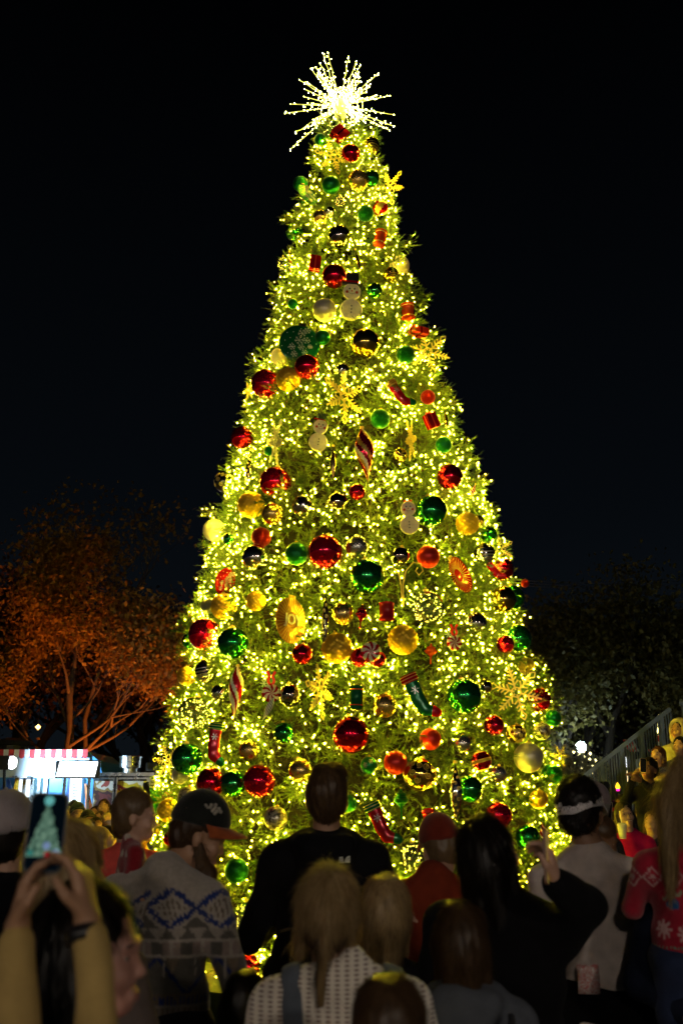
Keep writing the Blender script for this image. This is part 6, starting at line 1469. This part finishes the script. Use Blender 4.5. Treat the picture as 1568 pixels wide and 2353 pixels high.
# ------------------------------------------------------------------ the crowd beyond
def face_tree(px, Y, turn=0.):
    x = at(px, 1900, Y).x; dx, dy = (tx(1.)-x), (TY-Y); return math.atan2(-dx, dy)+turn
up_ = .32
LC = [  # px, py top, Y, options, label
 (182,1846,12.5,dict(hair='grey',style='short',glasses=True,cap=('front',(.02,.03,.05)),shirt=(.01,.05,.04),smile=1,L=((-.27,.12,1.25),(-.12,.3,1.52)),sk='fair'),'man in dark green sweater and glasses raising a hand to his face'),
 (152,1850,13.0,dict(hair='black',style='long',glasses=True,shirt=(.05,.04,.04),sk='tan'),'dark haired woman with glasses beside the raised phone'),
 (207,1864,12.0,dict(hair='black',style='short',cap=('front',(.01,.01,.012)),glasses=True,shirt=(.06,.04,.05),sk='tan'),'man in black cap and glasses above the shouting boy'),
 (209,1888,9.6,dict(hair='lightbrown',style='short',smile=2,shirt=(.16,.15,.07),hs=1.15,sk='fair',tz=0.,sw=1.05),'boy in olive sweatshirt with his mouth wide open'),
 (238,1834,15.0,dict(hair='brown',style='short',shirt=(.12,.10,.09),sk='fair',R=((.27,.12,1.25),(.12,.32,1.50))),'tall man with short hair filming by the food trailer'),
 (228,1862,13.5,dict(hair='brown',style='bob',shirt=(.05,.05,.06),sk='fair'),'woman with brown bobbed hair in the left crowd'),
 (228,1876,11.5,dict(hair='black',style='short',shirt=(.02,.02,.025),sk='brown',R=((.27,.15,1.28),(.08,.30,1.56))),'man in black holding a hand before his mouth'),
 (237,1896,9.2,dict(hair='black',style='short',shirt=(.01,.01,.012),sk='tan',head=(-.5,0,0)),'dark haired person looking down left of the coral coat'),
 (266,1852,14.0,dict(hair='grey',style='short',shirt=(.2,.2,.22),sk='fair'),'white haired person near the bright phone flash'),
 (166,1842,15.0,dict(hair='black',style='short',cap=('front',(.02,.02,.03)),shirt=(.04,.04,.05),sk='fair'),'person in dark cap right of the large phone'),
 (248,1866,12.8,dict(hair='blond',style='bob',shirt=(.3,.28,.24),sk='fair'),'blond woman in light top in the left crowd'),
 (257,1884,11.,dict(hair='brown',style='curly',shirt=(.03,.03,.04),sk='fair'),'curly haired person close to the coral coat'),
 (195,1878,10.5,dict(hair='black',style='long',shirt=(.015,.015,.02),sk='tan'),'long haired person in black behind the shouting boy'),
 (22,1850,8.8,dict(hair='red',style='bob',shirt=(.1,.05,.04),sk='fair'),'red haired woman behind the grey cap'),
 (53,1838,9.6,dict(hair='black',style='none',shirt=(.05,.05,.05),sk='brown'),'bald man between the grey cap and the yellow cloth'),
 (-2,1905,7.0,dict(hair='black',style='long',shirt=(.45,.32,.03),sk='tan'),'woman in mustard jacket at the far left edge'),
 (8,1842,14.,dict(hair='black',style='short',shirt=(.05,.05,.06),sk='tan'),'dark haired person at the left edge near the blue cloth'),
 (72,1846,12.,dict(hair='brown',style='long',shirt=(.08,.05,.08),sk='fair'),'long haired woman behind the large phone'),
 (121,1852,12.,dict(hair='brown',style='short',shirt=(.06,.07,.08),sk='fair'),'man hidden mostly by the large phone'),
 (174,1852,14.5,dict(hair='brown',style='short',shirt=(.2,.03,.03),sk='fair'),'man in red between the dark cap and the glasses wearer'),
 (218,1850,15.5,dict(hair='brown',style='long',shirt=(.1,.1,.12),sk='fair'),'long haired woman far back in front of the food trailer'),
 (248,1848,16.0,dict(hair='black',style='short',shirt=(.15,.12,.08),sk='tan'),'dark haired man far back near the trailer panels'),
 (276,1862,13.0,dict(hair='lightbrown',style='curly',shirt=(.2,.16,.05),sk='fair'),'curly haired onlooker just left of the toddler'),
 (188,1896,9.0,dict(hair='brown',style='bob',shirt=(.25,.02,.03),sk='fair',hs=1.1),'girl in red sweater left of the shouting boy'),
 (250,1902,8.4,dict(hair='blond',style='long',shirt=(.12,.12,.14),sk='fair',hs=1.08),'blond girl low down beside the coral coat'),
 (150,1872,11.0,dict(hair='lightbrown',style='short',shirt=(.3,.25,.2),sk='fair'),'man in beige right behind the large phone'),
 (38,1856,11.0,dict(hair='black',style='long',shirt=(.3,.04,.05),sk='tan'),'woman in red behind the grey cap'),
 (196,1929,6.8,dict(hair='lightbrown',style='curly',shirt=(.08,.07,.02),sk='fair',hs=1.1,rot=.1),'curly haired child with a lit rim below the shouting boy'),
]
for i, (px, py, Y, op, lab) in enumerate(LC):
    op = dict(op); rot = op.pop('rot', None); rot = face_tree(px, Y, -.75) if rot is None else rot
    hd = op.pop('head', (up_, -.15 if i % 2 else .1, 0)); H_ = at(px, py, Y).z
    person(lab, px, py, Y, rot=rot, head=hd, vox=.0135 if Y > 9 else .011, group='onlookers left of the Christmas tree', **op)
boy = [o for o in bpy.data.objects if o.get('label', '').startswith('boy in olive')][0]
logo_text('OOR', .075, M['black'], boy, (.0, .125, 1.23*.93), (PI/2, 0, PI))
fp = at(291, 1843, 11.); phone(fp, (0, 0, 2.9), .15, lab='phone with its flash lit shining above the toddler', flash=2600.)
person('person lifting the phone with the flash above the toddler', 300, 1866, 11.2, rot=2.9, sk='tan', hair='black', style='short', shirt=(.05, .05, .06), vox=.0135, R=((.25, .15, 1.3), (.06, .28, 1.62)), group='onlookers left of the Christmas tree', head=(up_, 0, 0))
c = at(5, 1842, 8.2); phone(c, (0, .1, 2.6), .15, lab='dark phone held up at the left edge')
c = at(337, 1815, 9.9); phone(c, (0, .2, 2.5), .15, lab='dark phone held up at the left flank of the Christmas tree', screen=(.5, .4, .05), es=.5)
hr = person('person with raised hand at the left flank of the Christmas tree', 322, 1850, 10.2, rot=face_tree(322, 10.2), sk='tan', hair='black', style='short', shirt=(.25, .12, .02), vox=.0135, L=((-.20, .2, 1.5), (-.05, .25, 1.78)), group='onlookers left of the Christmas tree')
# worker inside the truck
person('woman working behind the food truck window', 66, 1829, TK+.02, H=1.62, rot=PI-.9, sk='fair', hair='black', style='short', shirt=(.3, .35, .4), vox=.016, head=(0, 0, 0))
M2_ = cloth((.40, .37, .25))
RC = [
 (1373,1796,10.6,dict(base=.48,hair='black',style='short',shirt=(.30,.01,.015),sk='tan',smile=1,R=((.22,.2,1.30),(-.02,.34,1.50)),L=((-.24,.2,1.28),(-.06,.34,1.46)),rot=PI-.1),'smiling woman in red jacket filming in front of the railing'),
 (1437,1841,9.7,dict(hair='black',style='long',shirt=(.50,.008,.085),sk='fair',smile=1,R=((.26,.12,1.14),(.10,.30,1.16)),L=((-.24,.12,1.12),(-.14,.32,1.14)),rot=PI+.65,vox=.0085,hairN=900,head=(.25,.1,.1)),'smiling dark haired woman in magenta zip top'),
 (1399,1864,10.3,dict(hair='black',style='long',shirt=(.02,.02,.025),sk='tan',rot=PI-.1,R=((.22,.2,1.3),(.10,.34,1.52))),'person behind a white cased phone beside the magenta top'),
 (1348,1808,6.7,dict(hair='grey',style='short',cap=('front',(.22,.17,.18)),glasses=True,shirt=(.17,.20,.26),sk='fair',rot=1.75,head=(.1,0,0),sw=1.2),'older man in grey cap and grey blue jacket behind the visor man'),
 (1367,1838,8.9,dict(hair='black',style='short',shirt=(.03,.03,.03),sk='tan',rot=PI-.2),'man with dark hair peeping past the grey cap'),
 (1505,1713,11.3,dict(base=.81,hair='red',style='long',shirt=(.015,.015,.02),sk='fair',smile=2,rot=PI+.15),'laughing woman with long auburn hair on the platform'),
 (1556,1691,11.4,dict(base=.81,hair='black',style='short',shirt=(.045,.085,.095),sk='fair',rot=PI+.3,sw=1.2),'man with short dark hair in a teal jacket on the platform'),
 (1552,1652,11.8,dict(base=.81,hair='black',style='short',shirt=(.40,.37,.25),sk='tan',rot=PI+.1,hoodup=True,coat=.02,shirt_mat=M2_),'person with cream hood up at the top right of the platform'),
 (1546,1748,10.8,dict(base=.48,hair='black',style='long',glasses=True,shirt=(.012,.012,.014),sk='fair',rot=PI+.2,R=((.22,.18,1.3),(.06,.33,1.52)),L=((-.22,.18,1.3),(-.0,.33,1.50))),'woman with glasses filming with both hands at the right edge'),
 (1483,1743,10.8,dict(base=.48,hair='black',style='short',shirt=(.01,.01,.012),sk='brown',rot=PI+.2,R=((.22,.18,1.3),(.06,.33,1.54)),L=((-.22,.18,1.3),(-.0,.33,1.52)),hs=1.08),'person in black filming below the auburn haired woman'),
 (1395,1838,11.8,dict(hair='black',style='short',shirt=(.01,.01,.012),sk='brown',rot=PI),'dark figure standing close to the railing behind the red jacket'),
 (1470,1838,11.6,dict(hair='black',style='long',shirt=(.02,.02,.03),sk='brown',rot=PI+.4),'dark haired person right of the magenta top near the railing'),
 (1492,1862,10.0,dict(hair='brown',style='long',shirt=(.03,.02,.03),sk='fair',rot=PI+.4),'brown haired person beside the blond ponytail'),
 (1421,1826,12.0,dict(hair='black',style='curly',shirt=(.01,.01,.014),sk='brown',rot=PI),'person with a glowing toy hat near the railing'),
]
for i, (px, py, Y, op, lab) in enumerate(RC):
    op = dict(op); op['rot'] = op.get('rot', PI)-.75 if 'rot' in op and op['rot'] > 2.5 else op.get('rot', PI-.5); hd = op.pop('head', (up_*.8, -.15, 0)); v_ = op.pop('vox', .012)
    person(lab, px, py, Y, head=hd, vox=v_, group='onlookers right of the Christmas tree', **op)
b = MB(); b.lathe([(.02, 0), (.03, .02), (.02, .045), (.001, .075)], 12); o = b.build('toy_hat', emit_mat('toy_yellow', (1, .62, .02), 2.2), loc=at(1418, 1812, 11.9), smooth=True); tag(o, 'glowing yellow and magenta toy hat in front of the railing', 'toy hat')
b = MB(); b.lathe([(.018, -.025), (.022, -.001)], 12); link('base_light', b.mesh('base_light', [emit_mat('toy_magenta', (1, .02, .35), 2.2)]), o)
deck = empty('platform', (at(1450, 1900, 10.7).x, 10.65, 0)); tag(deck, 'low lower platform in front of the railing', 'platform'); b = MB(); b.box((0, 0, .45), (2.7, .72, .06)); b.build('deck', M['dark'], deck)
for sx_ in (-1.2, 1.2): b = MB(); b.box((sx_, 0, .21), (.08, .6, .42)); b.build('leg', M['dark'], deck)
phone(at(1395, 1862, 8.87), (0, .15, .25), .15, case=(.6, .57, .5), lab='phone in a white case with red print held up beside the magenta top')
phone(at(1530, 1770, 10.45), (0, 1.57, 0), .14, lab='phone held sideways by the woman with glasses at the right edge')
phone(at(1476, 1758, 10.45), (0, .1, .2), .14, case=(.5, .3, .2), lab='pale phone held up below the auburn haired woman')
phone(at(1390, 1812, 10.25), (0, .1, .3), .14, lab='dark phone in the hands of the woman in the red jacket')
# drink cup held by the magenta woman
cc_ = at(1428, 1908, 9.42); cp = empty('drink_cup', cc_); tag(cp, 'clear cup with a straw held by the woman in the magenta top', 'cup')
b = MB(); b.lathe([(.030, -.07), (.042, .05), (.044, .052), (.030, .066), (.001, .068)], 16); b.build('cup', M['white'], cp, smooth=True)
b = MB(); b.tube([(0, 0, .06), (-.01, 0, .17)], .005, 6); b.build('straw', M['white'], cp)
